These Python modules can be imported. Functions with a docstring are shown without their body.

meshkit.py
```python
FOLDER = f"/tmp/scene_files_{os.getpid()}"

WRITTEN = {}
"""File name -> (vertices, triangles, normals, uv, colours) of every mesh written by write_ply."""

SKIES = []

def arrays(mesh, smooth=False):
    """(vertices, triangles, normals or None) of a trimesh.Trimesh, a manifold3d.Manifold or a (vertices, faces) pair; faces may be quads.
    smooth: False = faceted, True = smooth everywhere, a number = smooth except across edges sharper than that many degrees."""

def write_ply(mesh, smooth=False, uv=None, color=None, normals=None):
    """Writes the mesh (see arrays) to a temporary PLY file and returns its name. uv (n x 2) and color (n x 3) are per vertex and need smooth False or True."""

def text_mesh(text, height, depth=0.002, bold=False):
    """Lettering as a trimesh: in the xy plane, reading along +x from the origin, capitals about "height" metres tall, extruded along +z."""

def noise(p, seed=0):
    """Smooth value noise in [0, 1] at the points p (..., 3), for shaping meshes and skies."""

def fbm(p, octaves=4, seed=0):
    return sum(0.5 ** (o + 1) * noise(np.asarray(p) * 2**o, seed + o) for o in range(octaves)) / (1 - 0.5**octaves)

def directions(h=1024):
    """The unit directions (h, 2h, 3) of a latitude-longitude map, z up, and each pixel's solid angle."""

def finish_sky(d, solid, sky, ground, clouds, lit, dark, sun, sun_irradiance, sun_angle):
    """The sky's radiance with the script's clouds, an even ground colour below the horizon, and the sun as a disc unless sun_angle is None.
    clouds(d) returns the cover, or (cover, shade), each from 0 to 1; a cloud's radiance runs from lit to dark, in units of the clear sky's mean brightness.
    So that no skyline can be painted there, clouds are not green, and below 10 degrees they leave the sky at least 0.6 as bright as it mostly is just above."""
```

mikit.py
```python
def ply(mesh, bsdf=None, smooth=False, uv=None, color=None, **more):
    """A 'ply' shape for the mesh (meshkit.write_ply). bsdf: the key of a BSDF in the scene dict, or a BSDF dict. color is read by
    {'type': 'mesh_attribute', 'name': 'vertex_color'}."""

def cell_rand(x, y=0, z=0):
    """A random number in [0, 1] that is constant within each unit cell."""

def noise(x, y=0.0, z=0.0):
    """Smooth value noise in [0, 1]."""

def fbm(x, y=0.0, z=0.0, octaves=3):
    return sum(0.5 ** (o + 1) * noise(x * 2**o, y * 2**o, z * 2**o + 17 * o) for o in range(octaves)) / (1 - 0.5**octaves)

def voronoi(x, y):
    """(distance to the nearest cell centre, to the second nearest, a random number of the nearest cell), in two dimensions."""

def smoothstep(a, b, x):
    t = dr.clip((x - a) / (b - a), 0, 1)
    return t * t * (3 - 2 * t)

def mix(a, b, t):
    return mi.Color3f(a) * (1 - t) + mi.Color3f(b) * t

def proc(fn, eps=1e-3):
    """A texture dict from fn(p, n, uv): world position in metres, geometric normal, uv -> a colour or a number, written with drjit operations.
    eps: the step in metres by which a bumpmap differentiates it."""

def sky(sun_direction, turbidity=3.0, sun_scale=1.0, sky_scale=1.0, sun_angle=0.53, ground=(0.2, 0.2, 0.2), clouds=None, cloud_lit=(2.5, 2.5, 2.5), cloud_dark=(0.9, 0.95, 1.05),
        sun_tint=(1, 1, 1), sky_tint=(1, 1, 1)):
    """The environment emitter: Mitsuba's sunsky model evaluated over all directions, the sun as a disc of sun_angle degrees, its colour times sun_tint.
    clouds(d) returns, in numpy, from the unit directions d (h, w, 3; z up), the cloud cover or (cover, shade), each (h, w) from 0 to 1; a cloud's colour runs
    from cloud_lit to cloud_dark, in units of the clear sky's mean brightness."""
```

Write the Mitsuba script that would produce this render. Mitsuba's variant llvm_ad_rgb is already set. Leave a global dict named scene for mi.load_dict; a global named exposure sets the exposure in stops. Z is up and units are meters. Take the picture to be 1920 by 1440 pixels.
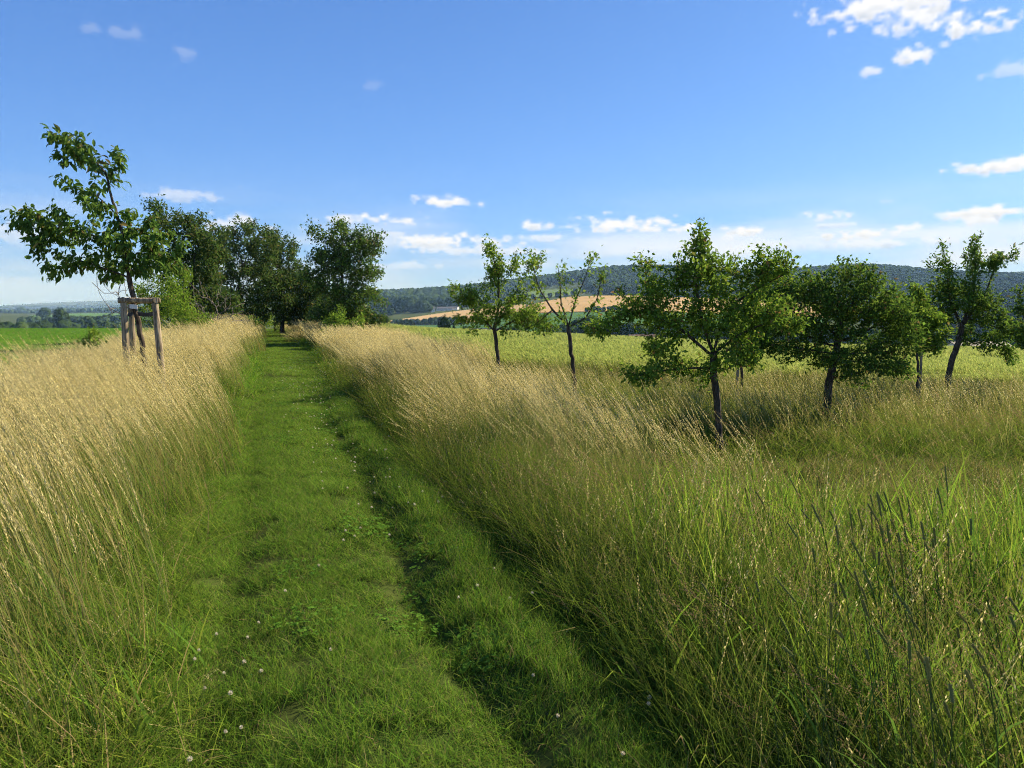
import math
import numpy as np
import trimesh
import mitsuba as mi
import mikit
import meshkit
from scipy.spatial import cKDTree
from shapely import geometry as sg
import shapely

T = mi.ScalarTransform4f
scene, labels = {}, {}
PI = math.pi

# ------------------------------------------------------------------ camera, sky, sun, air, exposure
EYE = np.array([0.0, 0.0, 1.7])
FOCAL = 1331.0                                  # pixels of the 1920 x 1440 photograph
PITCH = math.atan((720 - 575) / FOCAL)
FWD = np.array([0, math.cos(PITCH), -math.sin(PITCH)])
UPV = np.array([0, math.sin(PITCH), math.cos(PITCH)])
scene['camera'] = {'type': 'perspective', 'fov': 2 * math.degrees(math.atan(960 / FOCAL)), 'fov_axis': 'x',
                   'near_clip': 0.05, 'far_clip': 60000.0,
                   'to_world': T().look_at(origin=EYE.tolist(), target=(EYE + FWD).tolist(), up=[0, 0, 1]),
                   'medium': {'type': 'ref', 'id': 'haze_air'}}
SUN_AZ, SUN_EL = math.radians(58), math.radians(36)
SUN = [math.sin(SUN_AZ) * math.cos(SUN_EL), math.cos(SUN_AZ) * math.cos(SUN_EL), math.sin(SUN_EL)]
exposure = 2.48


def pix_dir(px, py):
    return FWD + np.array([1.0, 0, 0]) * (px - 960) / FOCAL + UPV * (720 - py) / FOCAL


def at(px, py, depth):
    """The world point seen at pixel (px, py) of the photograph, DEPTH metres ahead along y."""
    d = pix_dir(px, py)
    return EYE + d * (depth / d[1])


CLOUDS = [  # azimuth and elevation come from the photograph: px, py, half width, half height, seed, cover
    (1690, 8, 130, 34, 1, 1.25), (1720, 35, 60, 26, 2, .95), (1812, 56, 58, 20, 3, 1.05), (1720, 105, 32, 18, 4, .95), (1683, 65, 30, 16, 5, .6), (1640, 134, 18, 9, 6, .7),
    (1862, 314, 66, 13, 7, 1.15), (1790, 308, 14, 6, 8, .8), (826, 380, 46, 13, 9, 1.1), (735, 414, 56, 14, 10, 1.2), (640, 410, 30, 12, 11, .8), (902, 385, 14, 7, 12, .7),
    (345, 370, 74, 11, 13, .5), (235, 66, 46, 11, 14, .15), (348, 106, 22, 12, 15, .15), (1150, 424, 110, 18, 16, 1.15), (1000, 424, 30, 10, 17, .9), (1230, 432, 90, 14, 18, 1.1), (1390, 436, 50, 11, 19, 1.05),
    (1545, 408, 36, 9, 20, .85), (1850, 400, 70, 14, 21, 1.0), (1640, 440, 80, 14, 22, 1.0), (1700, 432, 30, 9, 23, .9), (1840, 416, 40, 10, 24, .9), (820, 455, 120, 16, 25, .95), (690, 165, 24, 12, 26, .10),
    (575, 412, 14, 6, 27, .6), (1900, 135, 40, 14, 28, .4), (1670, 376, 20, 5, 29, .4), (1560, 424, 30, 6, 30, .7), (452, 352, 8, 8, 31, .35), (60, 440, 120, 22, 32, .55), (430, 425, 90, 16, 33, .75),
          (1720, 456, 150, 9, 34, .8), (900, 472, 150, 9, 35, .7), (760, 500, 120, 9, 36, .55), (1500, 462, 80, 8, 37, .7), (1180, 470, 140, 9, 38, .6), (1330, 450, 90, 10, 39, .8), (690, 440, 60, 8, 40, .7), (1020, 448, 60, 8, 41, .7)]


def clouds(d):
    az, el = np.arctan2(d[..., 0], d[..., 1]), np.arcsin(np.clip(d[..., 2], -1, 1))
    cover, shade = np.zeros(az.shape), np.zeros(az.shape)
    front = np.abs(az) < 0.9
    a, e = az[front], el[front]
    c, s = np.zeros(a.shape), np.zeros(a.shape)
    for px, py, w, h, seed, k in CLOUDS:
        q = pix_dir(px, py)
        q = q / np.linalg.norm(q)
        qa, qe = math.atan2(q[0], q[1]), math.asin(q[2])
        fa = FOCAL / math.cos(qa)
        u, v = (a - qa) * fa / w, (e - qe) * FOCAL / h
        near = (np.abs(u) < 1.7) & (np.abs(v) < 2.2)
        if not near.any():
            continue
        uu, vv = u[near], v[near]
        pts = np.stack([uu * w / 26.0, vv * h / 15.0, np.full(uu.shape, seed * 3.7)], -1)
        n = meshkit.fbm(pts * np.array([1.6, 1.9, 1]), 6, seed)
        n2 = meshkit.fbm(pts * np.array([.5, .6, 1]) + 9.1, 4, seed + 50)
        low = np.where(vv < 0, vv * 1.5, vv)
        m = .98 - np.sqrt(uu ** 2 + low ** 2) * .95 + (n - .5) * 2.6 + (n2 - .5) * 1.9
        m = m * np.clip((1.75 - np.sqrt(uu ** 2 + vv ** 2)) * 2.5, 0, 1)
        cc = np.clip(m * 1.75, 0, 1) ** 1.25 * min(k, 1.0)
        ss = np.clip(.15 - vv * .8 + (n - .5) * 1.3, 0, 1) * np.clip((m - .3) * 1.5, 0, 1)
        old = c[near]
        s[near] = np.where(cc > old, ss, s[near])
        c[near] = np.maximum(old, cc)
    # the far cloud banks and veils low over the horizon, all round
    p = np.stack([az * 5.0, el * 34.0, az * 0 + 3.3], -1)
    n = meshkit.fbm(p, 6, 77)
    band = np.exp(-((np.degrees(el) - 3.4) / 3.0) ** 2)
    sunward = .12 + .88 * np.clip((az + .55) / 1.1, 0, 1) ** 1.2
    veil = np.clip((n - .36) * 3.4, 0, 1) * band * (.62 + .3 * sunward)
    milk = .62 * sunward * np.exp(-np.degrees(np.maximum(el, 0)) / 2.6)
    cover[front], shade[front] = c, s
    shade = np.where(cover > veil, shade, np.clip((.62 - n) * 4, 0, .9) * (1.1 - .5 * sunward))
    cover = np.maximum(cover, np.clip(veil + milk * (1 - veil), 0, 1))
    return cover, shade


scene['sky'] = mikit.sky(SUN, turbidity=2.6, sun_scale=1.3, sky_scale=1.0, clouds=clouds, cloud_lit=(3.3, 3.3, 3.3), cloud_dark=(1.5, 1.8, 2.3),
                         sun_tint=(1.0, 1.05, 1.06), sky_tint=(.355, .565, .93))
scene['haze_air'] = {'type': 'homogeneous', 'albedo': {'type': 'rgb', 'value': [.88, .93, .97]}, 'sigma_t': {'type': 'rgb', 'value': [4.2e-5, 6.6e-5, 1.05e-4]}}
scene['haze'] = {'type': 'cube', 'to_world': T().translate([0, 0, 190.0]).scale([16000, 16000, 260.0]), 'bsdf': {'type': 'null'}, 'interior': {'type': 'ref', 'id': 'haze_air'}}
labels['haze'] = {'label': 'thin summer haze that turns the far hills blue', 'category': 'haze', 'kind': 'stuff'}


# ------------------------------------------------------------------ materials
def vcol(rough=.75, spec=.25, thin=None):
    col = {'type': 'mesh_attribute', 'name': 'vertex_color'}
    if thin is None:
        return {'type': 'twosided', 'bsdf': {'type': 'principled', 'base_color': col, 'roughness': rough, 'specular': spec}}
    return {'type': 'principledthin', 'base_color': col, 'roughness': rough, 'diff_trans': thin, 'eta': 1.36}


scene['mat_ground'] = {'type': 'twosided', 'bsdf': {'type': 'diffuse', 'reflectance': {'type': 'mesh_attribute', 'name': 'vertex_color'}}}
scene['mat_blade'] = vcol(.42, thin=.95)
scene['mat_straw'] = vcol(.55, thin=.8)
scene['mat_leaf'] = vcol(.38, thin=.85)
scene['mat_far'] = {'type': 'twosided', 'bsdf': {'type': 'diffuse', 'reflectance': {'type': 'mesh_attribute', 'name': 'vertex_color'}}}


def bark_fn(a, b, sx, sz):
    def fn(p, n, uv):
        g = mikit.fbm(p.x * sx, p.y * sx, p.z * sz, 4)
        return mikit.mix(a, b, mikit.smoothstep(.3, .7, g))
    return fn


def bump(fn_bsdf, freq, depth, zfreq):
    return {'type': 'twosided', 'bsdf': {'type': 'bumpmap', 'arbitrary': mikit.proc(lambda p, n, uv: mikit.fbm(p.x * freq, p.y * freq, p.z * zfreq, 3), eps=2e-3), 'scale': depth, 'nested': fn_bsdf}}


scene['mat_bark'] = bump({'type': 'principled', 'base_color': mikit.proc(bark_fn((.030, .024, .019), (.105, .085, .066), 60, 14)), 'roughness': .85, 'specular': .2}, 55, .012, 12)
scene['mat_dead'] = {'type': 'principled', 'base_color': mikit.proc(bark_fn((.12, .105, .09), (.26, .235, .205), 40, 12)), 'roughness': .9, 'specular': .15}
scene['mat_post'] = bump({'type': 'principled', 'base_color': mikit.proc(bark_fn((.12, .098, .068), (.34, .285, .20), 75, 5)), 'roughness': .85, 'specular': .2}, 90, .006, 5)


def add(key, mesh, mat, smooth=False, color=None, label=None, cat=None, group=None, kind=None, to_world=None):
    d = mikit.ply(mesh, mat, smooth=smooth, color=color)
    if to_world is not None:
        d['to_world'] = to_world
    scene[key] = d
    tag(key, label, cat, group, kind)
    return key


def tag(key, label=None, cat=None, group=None, kind=None):
    e = {k: v for k, v in (('label', label), ('category', cat), ('group', group), ('kind', kind)) if v}
    if e:
        labels[key] = e


COUNT = {}


def numbered(name):
    k = COUNT.get(name, 0)
    COUNT[name] = k + 1
    return name if k == 0 else f'{name}_{k:03d}'


# ------------------------------------------------------------------ terrain
def zq(Y, q):
    return 1.7 - q * Y / FOCAL


ROWS = np.array([0, 3, 8, 14, 22, 40, 80, 130, 200, 300, 450, 650, 900, 1200, 1600, 2200, 2800, 4000, 6000, 9000, 13000.0])
COLS = {  # photograph column -> heights along ROWS
    0: [0, 0, -.05, -.12, -.22, -.5, -1.2, zq(130, 42), -7, -14, -20, -25, -25, zq(1200, 27), zq(1600, 19), zq(2200, 14), zq(2800, 13), zq(4000, 9), zq(6000, 5), zq(9000, -1), 0],
    250: [0, 0, -.03, -.08, -.15, -.4, -1.1, zq(130, 42), -7, -14, -19, -24, -25, zq(1200, 26), zq(1600, 18), zq(2200, 11), zq(2800, 11), zq(4000, 7), zq(6000, 3), zq(9000, -11), 40],
    500: [0, 0, 0, 0, -.02, -.1, -.8, zq(130, 42), -7, -14, -20, -22, -18, -8, 0, 18, 12, 5, 5, zq(9000, -8), 30],
    700: [0, 0, 0, -.05, -.12, -.4, -1.3, zq(130, 46), -8, -15, -20, zq(650, 46), zq(900, 35), zq(1200, 12), zq(1600, -3), zq(2200, -17), 14, 5, 20, 30, 20],
    850: [0, 0, -.04, -.12, -.3, -.8, -2.1, zq(130, 52), -9, -16, -20, zq(650, 47), zq(900, 34), zq(1200, 8), zq(1600, -4), zq(2200, -24), 28, 10, 20, 30, 20],
    1000: [0, 0, -.1, -.22, -.45, -1.1, -2.5, zq(130, 58), -10, -18, -22, zq(650, 38), zq(900, 12), zq(1200, -5), zq(1600, -18), zq(2200, -42), 60, 20, 20, 30, 20],
    1180: [0, -.02, -.14, -.3, -.6, -1.4, -3.0, zq(130, 66), -11, -19, -23, zq(650, 35), zq(900, 8), zq(1200, -14), zq(1600, -30), zq(2200, -64), 92, 40, 20, 30, 20],
    1400: [0, -.03, -.18, -.38, -.75, -1.8, -3.6, zq(130, 75), -12, -20, -24, zq(650, 38), zq(900, 15), zq(1200, -8), zq(1600, -28), zq(2200, -56), 80, 40, 40, 40, 30],
    1600: [0, -.04, -.2, -.42, -.85, -2.0, -4.0, zq(130, 81), -13, -22, -26, zq(650, 42), zq(900, 22), zq(1200, -4), zq(1600, -28), zq(2200, -66), 80, 60, 120, 60, 30],
    1760: [0, -.04, -.22, -.46, -.9, -2.1, -4.2, zq(130, 84), -13, -22, -26, zq(650, 45), zq(900, 25), zq(1200, -2), zq(1600, -25), zq(2200, -55), 62, 80, 210, 90, 30],
    1920: [0, -.05, -.24, -.5, -1.0, -2.2, -4.4, zq(130, 86), -13, -22, -26, zq(650, 46), zq(900, 26), zq(1200, 0), zq(1600, -22), zq(2200, -50), 60, 90, zq(6000, -66), 120, 30]}
_cu = np.array([(k - 960) / FOCAL for k in COLS])
_cz = np.array(list(COLS.values()))
_fine_u = np.linspace(_cu[0], _cu[-1], 161)
_fine_l = np.linspace(0, math.log1p(13000), 261)
from scipy.interpolate import PchipInterpolator
from scipy.ndimage import map_coordinates
_g = PchipInterpolator(np.log1p(ROWS), _cz, axis=1)(_fine_l)
_g = PchipInterpolator(_cu, _g, axis=0)(_fine_u)


PATH_C, PATH_S, PATH_N = 0.60, -0.346, 0.945


def side(x, y):
    """Metres to the right of the middle of the mown path."""
    return PATH_N * (np.asarray(x) - (PATH_C + PATH_S * np.asarray(y)))


def rut(y):
    """How far right of the path's middle the deep wheel rut runs."""
    return .27 + .05 * np.sin(np.asarray(y) * 1.1) + .03 * np.sin(np.asarray(y) * 2.7 + 1)


def height(x, y):
    x, y = np.asarray(x, float), np.asarray(y, float)
    az, r = np.arctan2(x, y), np.hypot(x, y)
    ca = np.clip(az, math.atan(_cu[0]), math.atan(_cu[-1]))
    Y = r * np.cos(ca)
    u = np.tan(ca)
    iu = (u - _fine_u[0]) / (_fine_u[1] - _fine_u[0])
    il = np.log1p(np.minimum(Y, 12999)) / (_fine_l[1] - _fine_l[0])
    z = map_coordinates(_g, [iu.ravel(), il.ravel()], order=1, mode='nearest').reshape(x.shape)
    back = np.clip((np.abs(az) - 1.0) / .9, 0, 1)
    z = z * (1 - back * .85)
    s = side(x, y)
    near = np.exp(-(r / 60.0) ** 2)
    wob = rut(y)
    z = z + near * (-.05 * (.35 + .65 * sm(11, 5, r)) * np.exp(-((s - wob) / .12) ** 2) - .05 * np.exp(-((s + .82) / .14) ** 2) + .03 * np.exp(-((s + .25) / .3) ** 2) + .05 * np.exp(-((s - wob - .34) / .18) ** 2) + .10 * np.clip((np.abs(s) - 1.0) / .5, 0, 1))
    p = np.stack([x, y, x * 0], -1)
    z = z + near * (meshkit.fbm(p * .8, 2, 5) - .5) * .12
    far = np.clip((r - 700) / 1500, 0, 1)
    z = z + far * (meshkit.fbm(p / 260.0, 4, 8) - .5) * 16 * np.clip(r / 3000, .2, 1.6)
    return z


def hz(x, y):
    return float(height(np.array([x]), np.array([y]))[0])


def lerp3(a, b, t):
    return np.asarray(a) * (1 - t[..., None]) + np.asarray(b) * t[..., None]


def sm(a, b, x):
    t = np.clip((x - a) / (b - a), 0, 1)
    return t * t * (3 - 2 * t)


def build_ground():
    az = np.concatenate([np.arange(-180, -44, 4.0), np.arange(-44, 44, .25), np.arange(44, 180, 4.0)]) * PI / 180
    r = np.concatenate([[0.05], np.geomspace(.5, 26, 300), np.geomspace(26.8, 15500, 170)])
    A, R = np.meshgrid(az, r, indexing='ij')
    x, y = R * np.sin(A), R * np.cos(A)
    z = height(x, y)
    v = np.stack([x, y, z], -1).reshape(-1, 3)
    n, m = len(az), len(r)
    i, j = np.meshgrid(np.arange(n), np.arange(m - 1), indexing='ij')
    i2 = (i + 1) % n
    f = np.stack([i * m + j, i * m + j + 1, i2 * m + j + 1, i2 * m + j], -1).reshape(-1, 4)
    s = side(x, y)
    p = np.stack([x, y, x * 0], -1)
    n1, n2 = meshkit.fbm(p * 1.7, 4, 2), meshkit.fbm(p / 45.0, 4, 3)
    soil = lerp3((.040, .048, .018), (.085, .075, .036), n1)
    mown = lerp3((.040, .068, .015), (.07, .085, .025), n1)
    col = lerp3(mown, soil, sm(.9, 1.3, np.abs(s + .1)))
    meadow = lerp3((.075, .10, .030), (.15, .15, .055), n2)
    col = lerp3(col, meadow, sm(40, 90, R))
    col = lerp3(col, lerp3((.042, .065, .026), (.08, .10, .036), n2), sm(250, 700, R))
    return (v, f), col.reshape(-1, 3)


_m, _c = build_ground()
add('ground', _m, 'mat_ground', smooth=True, color=_c)
tag('ground', 'rolling farmland ground falling from the path to the valley', 'ground', kind='structure')


def drape(name, pts, off, ca, cb, label, freq=.02, rows=None, cat='field', res=60):
    """A field: the terrain inside the polygon of (px, depth) corners, lifted OFF metres."""
    pol = sg.Polygon([((px - 960) / FOCAL * Y, Y) for px, Y in pts])
    pol = pol.buffer(0)
    x0, y0, x1, y1 = pol.bounds
    step = max(x1 - x0, y1 - y0) / res
    gx, gy = np.meshgrid(np.arange(x0, x1, step), np.arange(y0, y1, step))
    inside = shapely.contains_xy(pol.buffer(-step * .4), gx, gy)
    ring = np.array(shapely.segmentize(pol, step).exterior.coords)[:-1]
    P = np.vstack([ring, np.stack([gx[inside], gy[inside]], 1)])
    from scipy.spatial import Delaunay
    tri = Delaunay(P).simplices
    cen = P[tri].mean(1)
    tri = tri[shapely.contains_xy(pol, cen[:, 0], cen[:, 1])]
    a = P[tri]
    flip = np.cross(a[:, 1] - a[:, 0], a[:, 2] - a[:, 0]) < 0
    tri[flip] = tri[flip][:, ::-1]
    v = np.column_stack([P, height(P[:, 0], P[:, 1]) + off])
    n = meshkit.fbm(np.column_stack([P * freq, P[:, :1] * 0]), 4, 11)
    col = lerp3(ca, cb, n)
    if rows:
        ang, period, amt = rows
        col = col * (1 + amt * np.sin((P[:, 0] * math.cos(ang) + P[:, 1] * math.sin(ang)) / period))[:, None]
    add(name, trimesh.Trimesh(v, tri, process=False), 'mat_ground', smooth=True, color=col)
    tag(name, label, cat, kind='structure')


drape('wheat_field', [(985, 900), (1250, 880), (1560, 900), (1600, 1240), (1380, 1260), (1190, 1330), (1060, 1420), (990, 1150)], .6, (.36, .25, .115), (.46, .33, .155), 'ripe golden wheat field on the hillside below the wooded ridge', res=70)
drape('wheat_strip', [(720, 950), (800, 915), (900, 920), (985, 960), (985, 1200), (870, 1200), (800, 1110), (735, 1020)], .6, (.38, .27, .13), (.46, .34, .17), 'narrow golden wheat strip above the row of round trees')
drape('green_field', [(690, 470), (900, 470), (1180, 560), (1500, 600), (1560, 880), (1250, 860), (990, 880), (800, 880), (700, 880)], .5, (.055, .13, .045), (.08, .165, .06), 'smooth green crop field in the valley behind the barley')
drape('pasture', [(640, 1230), (745, 1250), (760, 1560), (700, 1650), (600, 1500)], .6, (.14, .19, .06), (.19, .23, .085), 'pale green pasture on the slope beside the wood', cat='pasture')
drape('hill_meadow', [(990, 1500), (1060, 1480), (1090, 1700), (1000, 1800), (960, 1650)], .6, (.11, .18, .06), (.15, .21, .08), 'small green meadow high on the hill between hedges', cat='meadow')
drape('left_green_field', [(-260, 26), (20, 17), (120, 19.5), (215, 30), (330, 60), (430, 130), (-260, 150)], .12, (.075, .155, .02), (.115, .20, .03), 'bright green crop field left of the tall golden grass', freq=.08)
drape('distant_green_field', [(90, 1150), (240, 1120), (330, 1300), (330, 2050), (150, 2050), (60, 1600)], .6, (.075, .16, .05), (.10, .19, .06), 'green field far left behind the dark copse')
drape('distant_stubble_field', [(75, 3600), (120, 3600), (130, 5200), (60, 5200)], 1.0, (.40, .31, .20), (.46, .36, .23), 'tiny pale stubble field far left under the blue hills')
drape('distant_pale_field', [(-120, 3200), (32, 3300), (40, 4300), (-120, 4300)], 1.0, (.40, .33, .2), (.46, .37, .23), 'pale far field at the left edge under the blue hills')
drape('distant_hay_field', [(20, 800), (90, 820), (140, 830), (150, 900), (60, 900), (10, 880)], .6, (.28, .27, .11), (.33, .3, .13), 'thin yellowish hay field between the dark copses at left')
drape('far_meadow', [(1850, 620), (1990, 600), (1990, 720), (1860, 720)], .5, (.13, .18, .07), (.17, .21, .09), 'light meadow at the right edge in front of the forest', cat='meadow')


# ------------------------------------------------------------------ grass: tufts of blades, copied over the ground
class Heap:
    """Collects vertices, triangles and vertex colours of one mesh."""

    def __init__(self):
        self.v, self.f, self.c, self.n = [], [], [], 0

    def put(self, v, f, c):
        v = np.asarray(v, float).reshape(-1, 3)
        self.v.append(v)
        self.f.append(np.asarray(f, int).reshape(-1, 3) + self.n)
        self.c.append(np.broadcast_to(np.asarray(c, float), v.shape) if np.ndim(c) < 2 else np.asarray(c).reshape(-1, 3))
        self.n += len(v)

    def get(self):
        return (np.vstack(self.v), np.vstack(self.f)), np.clip(np.vstack(self.c), 0.004, .9)


def centre(base, h, lean, l1, l2, sag, t):
    """Points on the bent centre lines: (n, len(t), 3)."""
    t = np.asarray(t)
    hor = h[:, None] * (l1[:, None] * t + l2[:, None] * t ** 2)
    ver = h[:, None] * (t - sag[:, None] * t ** 3)
    return base[:, None, :] + np.stack([hor * lean[:, :1], hor * lean[:, 1:], ver], -1)


def ribbons(heap, base, h, lean, l1, l2, sag, width, face, seg, c0, c1, profile, cpow=1.0):
    """Blades or stems: tapering strips along bent centre lines."""
    n, t = len(base), np.linspace(0, 1, seg + 1)
    p = centre(base, h, lean, l1, l2, sag, t)
    w = np.interp(t, np.linspace(0, 1, len(profile)), profile)
    side_ = np.stack([np.cos(face), np.sin(face), 0 * face], -1)[:, None, :] * (width[:, None] * w)[..., None] * .5
    tip = profile[-1] == 0
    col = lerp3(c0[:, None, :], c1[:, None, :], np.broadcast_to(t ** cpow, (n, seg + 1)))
    k = 2 * (seg + 1) - (1 if tip else 0)
    V, C = np.empty((n, k, 3)), np.empty((n, k, 3))
    m = seg + (0 if tip else 1)
    V[:, 0:2 * m:2], V[:, 1:2 * m:2] = (p - side_)[:, :m], (p + side_)[:, :m]
    C[:, 0:2 * m:2], C[:, 1:2 * m:2] = col[:, :m], col[:, :m]
    tri = []
    for i in range(m - 1):
        a = 2 * i
        tri += [[a, a + 1, a + 3], [a, a + 3, a + 2]]
    if tip:
        V[:, -1], C[:, -1] = p[:, -1], col[:, -1]
        tri.append([2 * m - 2, 2 * m - 1, 2 * m])
    F = np.array(tri)[None] + (np.arange(n) * k)[:, None, None]
    heap.put(V, F, C.reshape(-1, 3))
    return p


def panicles(heap, rng, base, h, lean, l1, l2, sag, t0, per, length, wid, col, spread, two=True):
    """Seed heads: small diamonds along the last part of each stem."""
    n = len(base)
    t = t0 + (1.02 - t0) * (np.arange(per) + rng.random((n, per))) / per
    e = 1e-2
    p = np.stack([centre(base[i:i + 1], h[i:i + 1], lean[i:i + 1], l1[i:i + 1], l2[i:i + 1], sag[i:i + 1], t[i])[0] for i in range(n)]) if n < 60 else None
    if p is None:
        hor = h[:, None] * (l1[:, None] * t + l2[:, None] * t ** 2)
        p = base[:, None, :] + np.stack([hor * lean[:, :1], hor * lean[:, 1:], h[:, None] * (t - sag[:, None] * t ** 3)], -1)
    dh = l1[:, None] + 2 * l2[:, None] * t
    tan = np.stack([dh * lean[:, :1], dh * lean[:, 1:], 1 - 3 * sag[:, None] * t ** 2], -1)
    tan /= np.linalg.norm(tan, axis=-1, keepdims=True)
    out = rng.normal(size=(n, per, 3))
    out -= (out * tan).sum(-1, keepdims=True) * tan
    out /= np.linalg.norm(out, axis=-1, keepdims=True) + 1e-9
    taper = np.clip(1.25 - (t - t0) / (1 - t0), .3, 1)[..., None]
    d = tan + out * spread * taper
    d /= np.linalg.norm(d, axis=-1, keepdims=True)
    q = np.cross(d, rng.normal(size=(n, per, 3)))
    q /= np.linalg.norm(q, axis=-1, keepdims=True) + 1e-9
    p = p + out * spread * taper * length * .5
    L = length * rng.uniform(.7, 1.3, (n, per, 1))
    V = np.stack([p, p + d * L * .45 - q * wid * .5, p + d * L * .45 + q * wid * .5, p + d * L], 2)
    F = np.array([[0, 1, 2], [1, 3, 2]])[None] + (np.arange(n * per) * 4)[:, None, None]
    C = np.repeat((np.asarray(col)[None] if np.ndim(col) == 1 else np.repeat(col, per, 0)) * rng.uniform(.75, 1.25, (n * per, 1)), 4, 0)
    heap.put(V, F, C)


WIND = np.array([-0.93, -0.10])
BLADE, STEM = (.75, 1, .85, .5, 0), (1, .85, .7)


def spread(rng, n, size):
    return np.column_stack([rng.uniform(-size / 2, size / 2, (n, 2)), np.zeros(n)])


def rnd_dir(rng, n, wind=0.0):
    a = rng.uniform(0, 2 * PI, n)
    d = np.column_stack([np.cos(a), np.sin(a)]) * (1 - wind) + WIND * wind * 1.3
    return d / np.maximum(np.linalg.norm(d, axis=1, keepdims=True), .35)


def pick(rng, n, *cols):
    cols = np.array(cols)
    return cols[rng.integers(0, len(cols), n)] * rng.uniform(.8, 1.2, (n, 1))


GREEN = [(0.112, 0.217, 0.031), (0.150, 0.270, 0.035), (0.090, 0.173, 0.034), (0.188, 0.285, 0.042)]
LUSH = [(0.136, 0.285, 0.031), (0.176, 0.345, 0.035), (0.096, 0.225, 0.031), (0.240, 0.375, 0.042)]
MEADOW = [(0.134, 0.228, 0.029), (0.171, 0.276, 0.033), (0.110, 0.186, 0.029), (0.244, 0.324, 0.044), (0.079, 0.138, 0.022)]
OLIVE = [(0.163, 0.189, 0.044), (0.125, 0.169, 0.039), (0.213, 0.209, 0.061), (0.263, 0.230, 0.066)]
STRAW = [(0.600, 0.522, 0.251), (0.710, 0.637, 0.335), (0.540, 0.449, 0.195), (0.660, 0.575, 0.288), (0.480, 0.418, 0.177)]
BROWN = [(.30, .20, .12), (.36, .24, .15), (.25, .17, .10)]


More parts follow.
